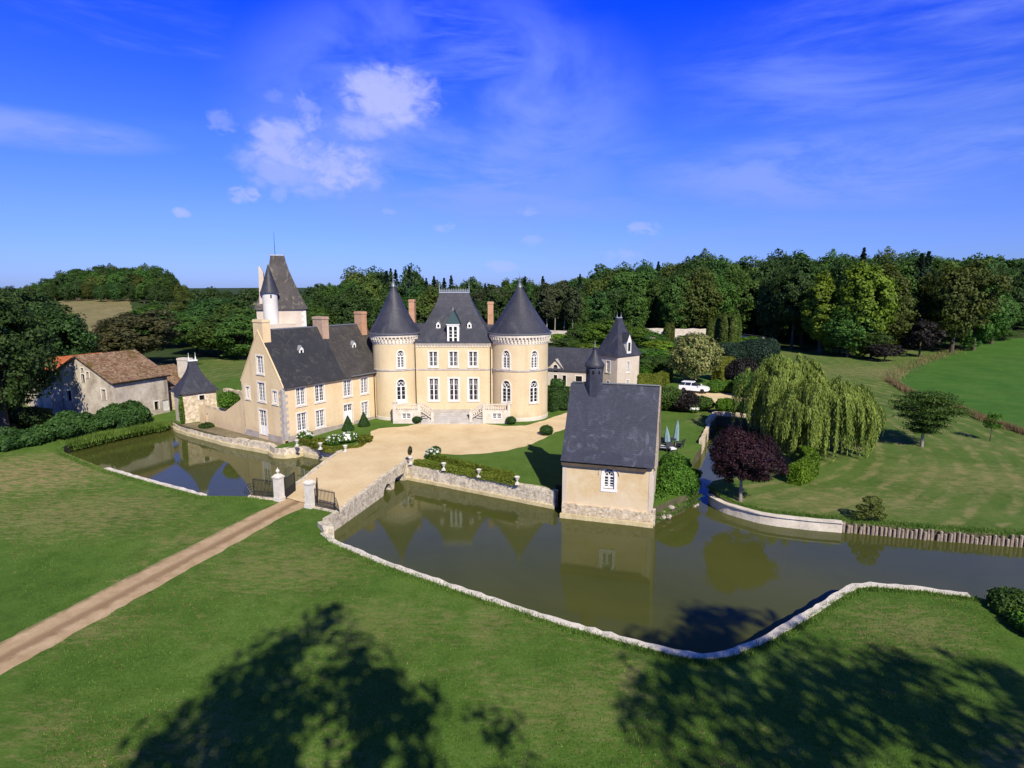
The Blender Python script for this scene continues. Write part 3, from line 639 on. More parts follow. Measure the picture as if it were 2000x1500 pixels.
g = thing('gate_leaf', 'open black iron gate leaf hinged on the pillar with the ball finial', 'gate', (GP1[0] + .40, GP1[1] + .25, .0)); railing(g, [(0, 0), (.15, 1.75)], lambda t: 1.75 - .15 * math.sin(t * 3), dog=.8)
g = thing('gate_leaf', 'open black iron gate leaf seen edge on behind the plain pillar', 'gate', (GP2[0] + .42, GP2[1] + .30, .0)); railing(g, [(0, 0), (-.48, 1.68)], lambda t: 1.75 - .15 * math.sin(t * 3), dog=.8)
g = thing('iron_railing', 'black iron railing with a swept end left of the ball-topped pillar', 'railing', (GP1[0] - .45, GP1[1] + .15, .02)); railing(g, [(0, 0), (-1.9, .55)], 1.55); scroll_end(g, (-1.95, .56), (-1, .3), 1.4)
MB().obox((-1.1, .32, -.05), (-1.9, .55), 2.6, .35, .18).build('base_stone', MT['moat_wall'], g)
g = thing('iron_railing', 'black iron railing curving towards the moat right of the plain pillar', 'railing', (GP2[0] + .45, GP2[1] - .12, .02)); railing(g, [(0, 0), (1.75, -.85)], 1.55); scroll_end(g, (1.78, -.87), (.75, -1), 1.4)
MB().obox((.9, -.45, -.05), (1.75, -.85), 2.4, .35, .16).build('base_stone', MT['moat_wall'], g)
# ------------------------------------------------------------------ windows, doors, walls
CACHE = {}
def cached(key, fn):
    if key not in CACHE: CACHE[key] = fn()
    return CACHE[key]
def arch_half(z, h, wd):
    """half width of a pointed arch at height z above the sill"""
    sp = h - wd * .80
    if z <= sp: return wd / 2
    q = min(1, (z - sp) / (wd * .80)); return wd / 2 * max(0.0, math.cos(math.asin(min(1, q ** (1 / .95))))) ** .82
def ring(mb, outer, inner, y0, y1):
    n = len(outer); b = len(mb.v)
    for pl_, y in ((outer, y0), (inner, y0), (inner, y1), (outer, y1)): mb.v += [(u, y, z) for u, z in pl_]
    for k in range(4):
        for i in range(n):
            j = (i + 1) % n; a, c = k * n, ((k + 1) % 4) * n; mb.f.append((b + a + i, b + a + j, b + c + j, b + c + i))
def shrink(out, d, cz):
    w_ = max(p[0] for p in out); h0 = min(p[1] for p in out); h1 = max(p[1] for p in out)
    return [(u * (w_ - d) / w_, h0 + d + (z - h0) * (h1 - h0 - 2 * d) / (h1 - h0)) for u, z in out]
def frame_mesh(wd, h, cols, rows, ar, solid=0.0, bar=.036, edge_=.06):
    def mk():
        mb = MB(); out = arch(0, 0, wd, h) if ar else rect(0, 0, wd, h)
        ring(mb, out, shrink(out, edge_, 0), 0, .07)
        mb.box(-.042, -.01, edge_, .042, .06, (h - wd * .80) if ar else h - edge_)
        top = (h - wd * .8) if ar else h
        if ar: mb.box(-wd / 2 + .04, -.005, top - .05, wd / 2 - .04, .06, top + .05)
        for s in (-1, 1):
            x0, x1 = (.05, wd / 2 - edge_ + .02); nc = max(1, cols // 2)
            for k in range(1, nc): x = x0 + (x1 - x0) * k / nc; mb.box(s * x - bar / 2, .012, edge_, s * x + bar / 2, .05, top - edge_)
            xa, xb = (x0, x1) if s > 0 else (-x1, -x0)
            mb.box(xa, .008, edge_ - .02, xb, .055, edge_ + max(.09, solid * h))
            if solid: mb.box(xa + .08, .0, edge_ + .10, xb - .08, .006, edge_ + solid * h - .08)
            mb.box(xa, .006, edge_, xa + .035, .052, top - edge_ + .02); mb.box(xb - .035, .006, edge_, xb, .052, top - edge_ + .02)
        z0 = edge_ + solid * h
        for k in range(1, rows): z = z0 + (top - edge_ - z0) * k / rows; mb.box(-wd / 2 + edge_, .012, z - bar / 2, wd / 2 - edge_, .05, z + bar / 2)
        if ar:
            for s in (-1, 1):
                mb.tube([(0, .03, top), (s * wd * .12, .03, top + wd * .26), (s * wd * .30, .03, top + wd * .50)], .035, 4)
                mb.tube([(s * wd * .46, .03, top), (s * wd * .25, .03, top + wd * .34), (0, .03, top + wd * .50)], .035, 4)
        return mb.mesh('window', MT['white'])
    return cached(('fr', wd, h, cols, rows, ar, solid, bar), mk)
def flat_mesh(nm, wd, h, ar, y, mat):
    def mk():
        out = arch(0, 0, wd, h) if ar else rect(0, 0, wd, h); return MB().poly([(u, y, z) for u, z in out]).mesh(nm, MT[mat])
    return cached((nm, wd, h, ar, y, mat), mk)
def surround_mesh(wd, h, ar, t_=.16, proud=.035, mat='surround'):
    def mk():
        mb = MB()
        if ar: o1 = arch(0, 0, wd + 2 * t_, h + t_); i1 = arch(0, 0, wd, h); ring(mb, o1, i1, -proud, .06)
        else:
            ring(mb, rect(0, -.0, wd + 2 * t_, h + t_), rect(0, 0.0, wd, h), -proud, .06)
        return mb.mesh('surround', MT[mat])
    return cached(('su', wd, h, ar, t_, proud, mat), mk)
def curtain_mesh(wd, h, style, ar, side):
    def mk():
        mb = MB(); a = wd / 2 - .06; top = h - (.30 * wd if ar else .22); n = 9
        for s in (side,):
            prev = None
            for k in range(n + 1):
                q = k / n; z = top - (top - .1) * q
                if style == 'tied': inner = .06 + (a * .62) * (math.sin(min(1, q / .62) * math.pi / 2) ** 1.6 if q < .62 else 1 - .25 * (q - .62) / .38)
                elif style == 'full': inner = .05
                else: inner = a * .45
                row = [(s * (a + (inner - a) * j / 4), .155 + .02 * math.sin(j * 2.4 + k * .2), z) for j in range(5)]
                if prev:
                    for j in range(4): mb.poly([prev[j], prev[j + 1], row[j + 1], row[j]])
                prev = row
        return mb.mesh('curtain', MT['curtain'])
    return cached(('cu', wd, h, style, ar, side), mk)
class Wall:
    """a vertical wall in a building's local frame; u runs along it, its outside is local -y before the turn phi"""
    def __init__(s, root, o, phi, zbase=0.0):
        s.root, s.o, s.phi = root, Vector((*o, zbase)), phi; s.ex = Vector((math.cos(phi), math.sin(phi), 0)); s.ni = Vector((-math.sin(phi), math.cos(phi), 0)); s.holes = []
        s.fm = lambda u, z, d: s.o + s.ex * u + Vector((0, 0, z)) + s.ni * d; s.place = lambda u, d: (s.o + s.ex * u + s.ni * d, s.phi)
    def win(s, u, z, wd, h, cols=4, rows=4, ar=False, sur=True, curtain=None, solid=0.0, sill=True, name='window', mat=None, pane='glass', t_=.16, bar=.036, depth=.22, smat='surround'):
        s.holes.append(arch(u, z, wd, h) if ar else rect(u, z, wd, h))
        p, ph = s.place(u, 0); fr = link(name, frame_mesh(wd, h, cols, rows, ar, solid, bar), s.root, p + s.dir(u) * .10 + Vector((0, 0, z)), ph)
        if mat: fr.material_slots[0].link = 'OBJECT'; fr.material_slots[0].material = MT[mat]
        link('pane', flat_mesh('pane', wd - .04, h - .03, ar, .035, pane), fr)
        if sur: link('surround', surround_mesh(wd, h, ar, t_, .035, smat), fr, (0, -.10, 0))
        if sill: link('sill', cached(('si', wd), lambda: MB().box(-wd / 2 - .18, -.10, -.12, wd / 2 + .18, .06, -.004).mesh('sill', MT['surround'])), fr, (0, -.10, 0))
        if curtain:
            for sd in (-1, 1): link('curtain', curtain_mesh(wd, h, curtain, ar, sd), fr, (0, -.125, 0))
        return fr
    def dir(s, u): return s.ni
    def hole(s, u, z, wd, h, ar=False, back='void', name='opening', sur=False):
        s.holes.append(arch(u, z, wd, h) if ar else rect(u, z, wd, h)); p, ph = s.place(u, 0)
        o = link(name, flat_mesh(name, wd - .005, h - .005, ar, 0, back), s.root, p + s.dir(u) * .2 + Vector((0, 0, z)), ph)
        if sur: link('surround', surround_mesh(wd, h, ar, .14), o, (0, -.2, 0))
        return o
    def build(s, outline, mat, name='wall', lines=(), depth=.24, smooth=False):
        return panel(MB(), outline, s.holes, s.fm, depth, lines).build(name, MT[mat], s.root, smooth=smooth)
class RoundWall(Wall):
    def __init__(s, root, cx, cy, r):
        s.root, s.r, s.c = root, r, (cx, cy); s.holes = []; s.fm = cyl_map(cx, cy, r)
        s.place = lambda u, d: (s.fm(u, 0, d), u / r)
    def dir(s, u): a = u / s.r; return Vector((-math.sin(a), math.cos(a), 0))
    def full(s, z0, z1, mat, name='wall', step=.42):
        L = math.pi * s.r; n = int(2 * L / step); us = [-L + 2 * L * i / n for i in range(n + 1)]
        out = [(u, z0) for u in us] + [(u, z1) for u in reversed(us)]
        return s.build(out, mat, name, [((u, z0), (u, z1)) for u in us[1:-1]], smooth=True)
def hip_roof(mb, x0, y0, x1, y1, ze, rx0, rx1, ry0, ry1, zr, flare=0.0, steps=5):
    """hipped roof from an eave rectangle up to a ridge rectangle; flare bends the foot outwards"""
    R_ = []
    for k in range(steps + 1):
        q = k / steps; s = q ** (1 + flare) if flare >= 0 else q; z = ze + (zr - ze) * q; s = 1 - (1 - q) ** (1 + flare)
        a = x0 + (rx0 - x0) * s; b = x1 + (rx1 - x1) * s; c = y0 + (ry0 - y0) * s; d = y1 + (ry1 - y1) * s
        R_.append([(a, c, z), (b, c, z), (b, d, z), (a, d, z)])
    return mb.rings(R_)
def gable_roof(mb, x0, x1, y0, y1, ze, ry, zr, th=.14, over=.3, drop=.55):
    """two slopes with thickness; eaves at y0/y1, ridge along x at ry"""
    for (ya, s) in ((y0, -1), (y1, 1)):
        run = ry - ya; sl = (zr - ze) / abs(run); ye = ya + s * over; zee = ze - over * sl * drop
        n_ = Vector((0, s * sl, 1)).normalized() * th; A = [(x0, ye, zee), (x1, ye, zee)]; K = [(x0, ya - s * .45, ze + .45 * sl), (x1, ya - s * .45, ze + .45 * sl)]; B = [(x0, ry, zr), (x1, ry, zr)]
        top = [Vector(p) + n_ for p in (A[0], A[1], K[1], B[1], B[0], K[0])]; b = len(mb.v); mb.v += [tuple(p) for p in (A[0], A[1], K[1], B[1], B[0], K[0])] + [tuple(p) for p in top]
        for q in ((6, 7, 8, 11), (11, 8, 9, 10), (1, 0, 5, 2), (2, 5, 4, 3), (0, 1, 7, 6), (1, 2, 8, 7), (2, 3, 9, 8), (4, 5, 11, 10), (5, 0, 6, 11)): mb.f.append(tuple(b + i for i in (q if s < 0 else q[::-1])))
    return mb
def chimney(root, x, y, z0, z1, wx, wy, mat='brick', rz=0.0):
    c = MB().box(-wx / 2, -wy / 2, z0, wx / 2, wy / 2, z1 - .30).box(-wx / 2 - .06, -wy / 2 - .06, z1 - .30, wx / 2 + .06, wy / 2 + .06, z1 - .14).box(-wx / 2 - .02, -wy / 2 - .02, z1 - .14, wx / 2 + .02, wy / 2 + .02, z1).build('chimney', MT[mat], root, (x, y, 0), rz)
    return c
def finial(root, x, y, z, h, mat='lead', r=.10, name='finial', ball=True):
    q = MB().lathe([(r * 1.7, z), (r * .9, z + h * .12), (r * 1.5, z + h * .22), (r * .5, z + h * .34), (r * .9, z + h * .46), (r * .3, z + h * .56), (.018, z + h), (.01, z + h)], 8, x, y); return q.build(name, MT[mat], root, smooth=True)
def lucarne(root, x, y, z, phi, sc=1.0):
    """little white dormer opening with a peaked hood"""
    g = MB(); s = sc; g.rings([[(-.28 * s, -.02, 0), (.28 * s, -.02, 0), (.28 * s, -.02, .55 * s), (0, -.02, .9 * s), (-.28 * s, -.02, .55 * s)], [(-.28 * s, .9 * s, 0), (.28 * s, .9 * s, 0), (.28 * s, .9 * s, .55 * s), (0, .9 * s, .9 * s), (-.28 * s, .9 * s, .55 * s)]])
    o = g.build('lucarne', MT['white'], root, (x, y, z), phi)
    MB().box(-.13 * s, -.035, .12 * s, .13 * s, -.028, .5 * s).build('opening', MT['void'], o)
    h = MB()
    for k in (-1, 1): h.poly([(0, -.10, 1.0 * s), (k * .38 * s, -.10, .52 * s), (k * .38 * s, .9 * s, .52 * s), (0, .9 * s, 1.0 * s)]); h.poly([(0, -.10, .95 * s), (k * .38 * s, -.10, .47 * s), (k * .38 * s, .9 * s, .47 * s), (0, .9 * s, .95 * s)])
    h.build('hood', MT['zinc'], o); return o
def quoins(mb, x, y, z0, z1, sx, sy, hh=.36):
    z = z0; k = 0
    while z < z1 - .1:
        a, b = (.62, .36) if k % 2 else (.36, .62); t = .02
        mb.box(min(x - t * sx, x + a * sx), min(y - t * sy, y + b * sy), z + .012, max(x - t * sx, x + a * sx), max(y - t * sy, y + b * sy), min(z1, z + hh) - .012); z += hh; k += 1
def downpipe(root, x, y, z0, z1): MB().tube([(x, y, z0), (x, y, z1)], .055, 6).build('downpipe', MT['void'], root)

# ------------------------------------------------------------------ left wing of the chateau
WA = math.atan2(.828, .56)
wing = thing('manor_wing', 'cream two-storey wing with a tall gable above the left pool, grey quoins at its corner', 'house wing', (-24.8, 62.8, .5), WA)
WL, WW, WE, WR = 15.6, 7.6, 5.9, 11.6
f = Wall(wing, (0, 0), 0)
for u, z, wd, h, cur in ((2.32, 3.42, 1.15, 2.0, 'full'), (4.85, 3.42, 1.2, 2.0, None), (8.92, 3.42, 1.2, 2.0, 'half'), (11.55, 3.36, 1.15, 2.0, 'half'), (2.28, .52, 1.2, 2.05, 'half'), (4.76, .42, 1.15, 2.05, 'half'), (11.5, .38, 1.05, 1.95, 'full')):
    f.win(u, z, wd, h, 4, 5, curtain=cur)
f.win(8.85, .02, 1.25, 2.45, 4, 2, solid=.66, name='door', sill=False)
f.build([(0, -.2), (WL, -.2), (WL, WE), (0, WE)], 'stucco_wing')
g = Wall(wing, (0, WW), -math.pi / 2)     # u runs from the far corner to the front corner
U = lambda q: WW - q
g.win(U(3.72), 6.95, 1.2, 2.0, 4, 5, curtain='full'); g.win(U(3.78), 3.82, 1.3, 2.15, 4, 5, curtain='full'); g.win(U(6.44), 3.85, .72, 1.4, 2, 3, curtain='full'); g.win(U(1.36), 3.8, .78, 1.45, 2, 4, curtain='half')
g.win(U(3.86), -.05, 1.4, 2.9, 4, 4, solid=.36, name='door', sill=False, curtain='half')
g.build([(0, -.6), (WW, -.6), (WW, WE), (WW / 2, WR - .02), (0, WE)], 'stucco_wing', 'gable_wall')
MB().poly([(0, WW, -.2), (WL, WW, -.2), (WL, WW, WE), (0, WW, WE)]).build('rear_wall', MT['stucco_wing'], wing)
MB().poly([(WL, 0, -.2), (WL, WW, -.2), (WL, WW, WE), (WL, WW / 2, WR), (WL, 0, WE)]).build('rear_wall', MT['stucco_wing'], wing)
gable_roof(MB(), .10, 8.35, 0, WW, WE - .02, WW / 2, WR, .14, .30).build('roof', MT['slate_wing'], wing)['label'] = 'dark slate half of the roof by the gable'
gable_roof(MB(), 8.38, 15.5, 0, WW, WE - .05, WW / 2, WR - .03, .14, .28).build('roof', MT['slate_old'], wing)['label'] = 'weathered brown slate half of the roof'
mb = MB()
for x0, x1 in ((.16, 8.36), (8.36, 15.5)): mb.tube([(x0, WW / 2, WR + .14), (x1, WW / 2, WR + .14)], .13, 6)
mb.build('ridge_cap', MT['lead'], wing)
mb = MB()
for s, y in ((1, 0), (-1, WW)):    # bare masonry verge along the gable slopes
    mb.rings([[(-.015, y - s * .16, WE - .16), (.16, y - s * .16, WE - .16), (.16, y - s * .16, WE + .02), (-.015, y - s * .16, WE + .02)], [(-.015, WW / 2, WR + .06), (.16, WW / 2, WR + .06), (.16, WW / 2, WR + .24), (-.015, WW / 2, WR + .24)]])
mb.build('verge', MT['stucco_wing'], wing)
mb = MB(); quoins(mb, 0, 0, -.1, WE - .35, 1, 1); mb.build('quoin_stones', MT['quoin'], wing)
for a_, b_ in ((.38, 8.1), (9.6, 13)): MB().box(a_, -.05, -.4, b_, .02, .24).build('plinth', MT['plinth'], wing)
for a_, b_ in ((.38, 3.0), (4.7, WW)): MB().box(-.06, a_, -.7, .02, b_, .25).build('plinth', MT['plinth'], wing)
MB().box(0.0, -.20, WE - .22, 13.2, -.002, WE - .02).build('cornice', MT['cornice'], wing)
MB().tube([(9.2, -.42, WE - .05), (13.3, -.42, WE - .02)], .09, 6).build('gutter', MT['lead'], wing)
downpipe(wing, 13.1, -.12, .1, WE - .1); 
MB().tube([(-.08, WW - .25, -.2), (-.08, WW - .25, WE - .4)], .05, 6).build('downpipe', MT['plinth'], wing)
chimney(wing, .53, WW / 2 - .05, WR - 1.6, WR + 1.35, .95, 1.75, 'stucco_wing'); chimney(wing, 8.35, WW / 2 - .15, WR - 2.0, WR + 1.35, .95, 1.75, 'brick_old'); chimney(wing, 14.5, WW / 2 - .3, WR - 2.2, WR + 1.75, .85, 1.35, 'brick')
lucarne(wing, 4.15, 1.95, WE + 2.95, 0, 1.05); lucarne(wing, 11.9, 1.95, WE + 2.95, 0, 1.0)

# ------------------------------------------------------------------ chateau: main block between two round towers
ch = thing('chateau', 'cream château block between two round towers with dark conical slate roofs', 'château', (-7.4, 74.5, .5))
X = lambda x: x + 7.4
Y = lambda y: y - 74.5
f = Wall(ch, (X(-12.6), 0), 0)
for x in (-10.0, -7.44, -4.95):
    f.win(x + 12.6, 6.45, 1.08, 1.95, 2, 3, curtain='half', t_=.14); f.win(x + 12.6, 2.05, 1.18, 2.9, 2, 4, curtain='tied', solid=.0, t_=.20)
f.build([(0, -.2), (10.4, -.2), (10.4, 9.5), (0, 9.5)], 'stucco')
mb = MB(); mb.box(X(-13), .01, -.2, X(-2.2), 8.2, 9.45); mb.f = [q for i, q in enumerate(mb.f) if i != 2]; mb.build('rear_wall', MT['stucco'], ch)
MB().box(X(-12.3), -.06, 6.02, X(-2.5), .02, 6.2).build('string_course', MT['quoin'], ch)
mb = MB().box(X(-12.2), -.14, 9.2, X(-2.6), .01, 9.34).box(X(-12.2), -.26, 9.34, X(-2.6), .01, 9.52)
for k in range(26): x = X(-12.1) + k * .37; mb.box(x, -.12, 8.98, x + .2, .005, 9.2)
mb.build('cornice', MT['cornice'], ch)
mb = MB()
for x in (-12.1, -2.75):
    z = 0.0
    while z < 9: mb.box(X(x) - .18, -.035, z + .01, X(x) + .18, .01, z + .33); z += .34
mb.build('pilaster', MT['stucco'], ch)
hip_roof(MB(), X(-12.65), -.38, X(-2.2), 8.6, 9.52, X(-9.42), X(-5.62), 3.6, 4.6, 15.75, .30, 7).build('roof', MT['slate'], ch)
mb = MB().box(X(-9.5), 3.5, 15.7, X(-5.55), 4.7, 15.86); mb.tube([(X(-9.45), 3.5, 16.02), (X(-5.6), 3.5, 16.02)], .03, 5); n = 17
for k in range(n + 1):
    x = X(-9.45) + 3.85 * k / n; mb.tube([(x, 3.5, 15.86), (x, 3.5, 16.28)], [.035, .012], 5); mb.sphere((x, 3.5, 16.15), .05, 6, 4)
for x in (-9.45, -5.6): mb.tube([(X(x), 3.5, 15.86), (X(x), 3.5, 17.0)], [.07, .015], 6); mb.sphere((X(x), 3.5, 16.5), .08, 8, 5)
mb.build('ridge_cresting', MT['zinc'], ch)
# tall dormer with a green peaked roof, and two little lucarnes
dmr = bpy.data.objects.new('dormer', MB().box(-.74, .0, 0, .74, 2.2, 2.15).mesh('dormer', MT['white'])); COL.objects.link(dmr); dmr.parent = ch; dmr.location = (X(-7.4), -.20, 9.62)
mb = MB()
for z0, z1 in ((.12, .55), (.65, 1.95)):
    for s in (-1, 1): mb.box(s * .30 - .19, -.012, z0, s * .30 + .19, -.004, z1)
mb.build('pane', MT['glass'], dmr)
mb = MB().box(-.85, -.08, 2.15, .85, .05, 2.28)
for z in (1.0, 1.4): mb.box(-.5, -.03, z - .025, .5, -.014, z + .025)
mb.build('moulding', MT['white'], dmr)
mb = MB(); A = (-.92, -.12, 2.28); B = (.92, -.12, 2.28); C_ = (0, .35, 4.0); D = (0, 3.0, 4.0); E_ = (.92, 2.6, 2.28); F_ = (-.92, 2.6, 2.28)
mb.poly([A, B, C_]).poly([B, E_, D, C_]).poly([F_, A, C_, D]); mb.build('dormer_roof', MT['copper'], dmr)
finial(dmr, 0, .35, 3.95, .5, 'zinc', .05)
lucarne(ch, X(-9.38), 1.0, 11.28, 0, .95); lucarne(ch, X(-5.42), 1.0, 11.28, 0, .95)
# lower ranges hidden behind the towers
mb = MB().box(X(-17.5), 2.6, -.2, X(-13.02), 8.0, 9.2).box(X(-2.18), 2.6, -.2, X(2.4), 8.0, 9.2); mb.build('rear_wall', MT['stucco'], ch)
hip_roof(MB(), X(-18.3), 2.0, X(-12.0), 8.5, 9.2, X(-16.8), X(-11.5), 5.1, 5.4, 11.7, .1, 3).build('rear_roof', MT['slate'], ch)
hip_roof(MB(), X(-3.2), 2.0, X(3.0), 8.5, 9.2, X(-3.6), X(1.6), 5.1, 5.4, 11.5, .1, 3).build('rear_roof', MT['slate'], ch)
chimney(ch, X(-13.55), 6.5, 9.5, 14.8, .75, 1.3, 'brick'); chimney(ch, X(-2.9), 6.5, 9.2, 14.5, .75, 1.3, 'brick')
def tower(cx, cy, r, rc, ztip, wins):
    t_ = RoundWall(ch, X(cx), Y(cy), r)
    for a, z, wd, h, nm, cur in wins: t_.win(R(a) * r, z, wd, h, 2, 4 if nm == 'window' else 3, True, True, cur, 0 if nm == 'window' else .12, True, nm, t_=.15)
    t_.full(-.3, 9.7, 'stucco', 'tower_wall')
    x, y = X(cx), Y(cy)
    MB().lathe([(r + .02, 6.12), (r + .09, 6.16), (r + .09, 6.30), (r + .02, 6.34)], 56, x, y, caps=False).build('string_course', MT['quoin'], ch)
    mb = MB().lathe([(r + .01, 9.45), (r + .05, 9.55), (r + .05, 9.68), (r + .05, 10.3), (r + .34, 10.34), (r + .36, 10.62), (rc - .1, 10.66), (rc - .1, 10.78), (r - .1, 10.8)], 56, x, y, caps=False)
    n = int(2 * math.pi * r / .42)
    for k in range(n):
        a = 2 * math.pi * k / n; d = Vector((math.cos(a), math.sin(a)))
        mb.obox((x + d.x * (r + .19), y + d.y * (r + .19), 10.02), (-d.y, d.x), .15, .30, .34); mb.obox((x + d.x * (r + .12), y + d.y * (r + .12), 9.72), (-d.y, d.x), .13, .16, .32)
    mb.build('corbel_cornice', MT['cornice'], ch)
    pr_ = []
    for k in range(13):
        q = k / 12; pr_.append((max(.05, rc * (1 - q) + .22 * math.exp(-q * 9) * 1.0 - .10 * math.sin(q * math.pi)), 10.74 + (ztip - .5 - 10.74) * q))
    MB().lathe(pr_, 56, x, y).build('tower_roof', MT['slate'], ch, smooth=True)
    MB().lathe([(rc + .20, 10.66), (rc + .25, 10.70), (rc + .25, 10.80), (rc + .18, 10.84)], 56, x, y, caps=False).build('gutter', MT['lead'], ch)
    MB().lathe([(.36, ztip - 1.02), (.10, ztip - .32), (.14, ztip - .2), (.05, ztip - .05), (.09, ztip + .08), (.02, ztip + .35), (.008, ztip + .9)], 12, x, y).build('finial', MT['lead'], ch, smooth=True)
tower(-14.95, 75.45, 2.82, 3.12, 17.55, [(24, 6.5, .92, 2.2, 'window', 'half'), (23, 2.15, 1.12, 2.95, 'door', None)])
tower(.98, 75.6, 3.63, 3.86, 17.45, [(-28, 6.5, 1.0, 2.25, 'window', 'half'), (29.5, 6.5, .92, 2.2, 'window', 'half'), (-28, 2.2, 1.18, 2.8, 'window', None), (29, 2.2, 1.10, 2.8, 'window', None)])
downpipe(ch, X(-12.25), -.12, .1, 9.1); downpipe(ch, X(-2.72), -.12, .1, 9.1)
MB().lathe([(2.90, -.3), (2.90, .30), (2.84, .34)], 48, X(-14.95), Y(75.45), caps=False).build('plinth', MT['stone'], ch)
MB().lathe([(3.71, -.3), (3.71, .34), (3.65, .38)], 56, X(.98), Y(75.6), caps=False).build('plinth', MT['stone'], ch)
# twin perrons with balustrades and the broad central steps
per = thing('entrance_steps', 'pale stone perron with balustraded landings on both sides of broad front steps', 'steps', (-7.4, 72.6, .5))
def balus(mb, a, b, h=.85, n=None):
    a, b = Vector(a), Vector(b); d = b - a; L = d.length; n = n or max(2, int(L / .27)); u = d / L
    for k in range(n):
        p = a + d * ((k + .5) / n); mb.lathe([(.055, p.z + .10), (.085, p.z + .28), (.045, p.z + .50), (.07, p.z + h - .12)], 7, p.x, p.y)
    for zo, hh in ((.0, .10), (h - .12, .12)):
        nn = Vector((-u.y, u.x, 0)).normalized() * .11; q = [a + nn, b + nn, b - nn, a - nn]
        mb.rings([[v + Vector((0, 0, zo)) for v in q], [v + Vector((0, 0, zo + hh)) for v in q]])
def ball_pier(mb, x, y, z0, z1, w_=.17, top=True):
    mb.box(x - w_, y - w_, z0, x + w_, y + w_, z1).box(x - w_ - .05, y - w_ - .05, z1, x + w_ + .05, y + w_ + .05, z1 + .09)
    if top: mb.sphere((x, y, z1 + .22), .14, 8, 6)
mb = MB()
for k in range(6): mb.box(-3.75 + .0 * k, -2.1 + .34 * k, -.1 + .0, 3.75, 2.0, .02 + .16 * k + .14) if k == 0 else mb.box(-3.75, -2.1 + .34 * k, .16 * k, 3.75, 2.0, .16 * k + .16)
mb.build('central_steps', MT['stone_grey'], per)
for s in (-1, 1):
    xo, xi = s * 7.15, s * 3.95; x0, x1 = min(xo, xi), max(xo, xi)
    wl = Wall(per, (x0, -1.75), 0); wl.win((x1 - x0) / 2 + (.0), .42, 1.05, .78, 6, 2, sur=True, sill=False, t_=.12, pane='glass')
    wl.build([(0, -.2), (x1 - x0, -.2), (x1 - x0, 1.5), (0, 1.5)], 'stone', 'landing_wall')
    m2 = MB().box(x0, -1.74, -.2, x1, 2.2, 1.46); m2.f = [q for i, q in enumerate(m2.f) if i != 2]; m2.build('landing', MT['stone'], per)
    mb = MB(); balus(mb, (x0 + .15, -1.6, 1.5), (x1 - .15, -1.6, 1.5)); balus(mb, (xo - s * .12, -1.5, 1.5), (xo - s * .12, .4, 1.5), n=6)
    xe = xi - s * 1.5
    balus(mb, (xi - s * .1, -1.6, 1.5), (xe, -1.6, .55), .8); balus(mb, (xi - s * .1, -1.6 + 1.5, 1.5), (xe, -1.6 + 1.5, .55), .8)
    ball_pier(mb, xo - s * .12, -1.6, -.2, 2.40); ball_pier(mb, xi - s * .0, -1.6, -.2, 2.40, top=False); ball_pier(mb, xe - s * .1, -1.6, -.2, 1.45)
    mb.build('balustrade', MT['stone'], per)
    mb = MB()
    for k in range(5): a, b = xi, xi - s * (1.5 - .28 * k); mb.box(min(a, b), -1.5, -.1 + .28 * k, max(a, b), 0, .28 * k + .26)
    mb.build('side_steps', MT['stone_grey'], per)

# ------------------------------------------------------------------ the old keep behind the wing
kp = thing('keep_tower', 'tall whitewashed keep with a steep lichened slate roof and round stair turret', 'tower', (-35.5, 91.8, .4), R(20.5))
KX0, KX1 = -3.4, 3.4
MB().box(KX0, -4, -.3, KX1, 4, 13.35).build('wall', MT['stucco_pale'], kp)
mb = MB(); quoins(mb, KX1, -4, 8.6, 13.2, -1, 1, .42); mb.build('quoin_stones', MT['stucco_white'], kp)
hip_roof(MB(), KX0 - .35, -4.35, KX1 + .35, 4.35, 13.3, -1.1, .85, -1.0, 1.0, 21.25, .30, 8).build('roof', MT['slate_keep'], kp)
MB().box(-1.2, -1.05, 21.2, .87, 1.05, 21.36).build('ridge_lead', MT['zinc'], kp)
MB().tube([(-.45, 0, 21.3), (-.45, 0, 24.7)], [.05, .02], 6).build('lightning_rod', MT['void'], kp)
for x in (-1.15, .8): finial(kp, x, -1, 21.3, 1.1, 'zinc', .06)
tu = RoundWall(kp, -1.45, -4.2, 1.05); tu.hole(R(10) * 1.05, 14.95, .22, .5, name='slit_window'); tu.hole(R(-12) * 1.05, 10.4, .2, .35, name='slit_window'); tu.full(8.6, 15.95, 'stucco_white', 'turret_wall', .25)
MB().lathe([(1.08, 10.75), (1.14, 10.8), (1.14, 10.9), (1.08, 10.95)], 28, -1.45, -4.2, caps=False).build('turret_band', MT['stucco_white'], kp)
MB().lathe([(1.35, 15.75), (1.18, 16.1), (.92, 16.9), (.62, 17.9), (.30, 18.9), (.06, 19.75)], 28, -1.45, -4.2).build('turret_roof', MT['slate'], kp, smooth=True)
finial(kp, -1.45, -4.2, 19.5, 1.3, 'zinc', .08)
d = MB().rings([[(-2.95, -3.9, 13.4), (-2.15, -3.9, 13.4), (-2.15, -3.9, 18.6), (-2.55, -3.9, 19.6), (-2.75, -3.9, 19.4)], [(-2.95, -1.0, 13.4), (-2.15, -1.0, 13.4), (-2.15, -1.0, 18.6), (-2.55, -1.0, 19.6), (-2.75, -1.0, 19.4)]]).build('tall_dormer', MT['stucco_pale'], kp)
finial(d, -2.5, -2.4, 19.4, .9, 'zinc', .05)
# link building between the keep and the wing, low walls seen over the ridge
MB().box(-1.7, -7.0, 0, 1.9, -3.9, 11.2).build('stair_block', MT['stucco_pale'], kp)

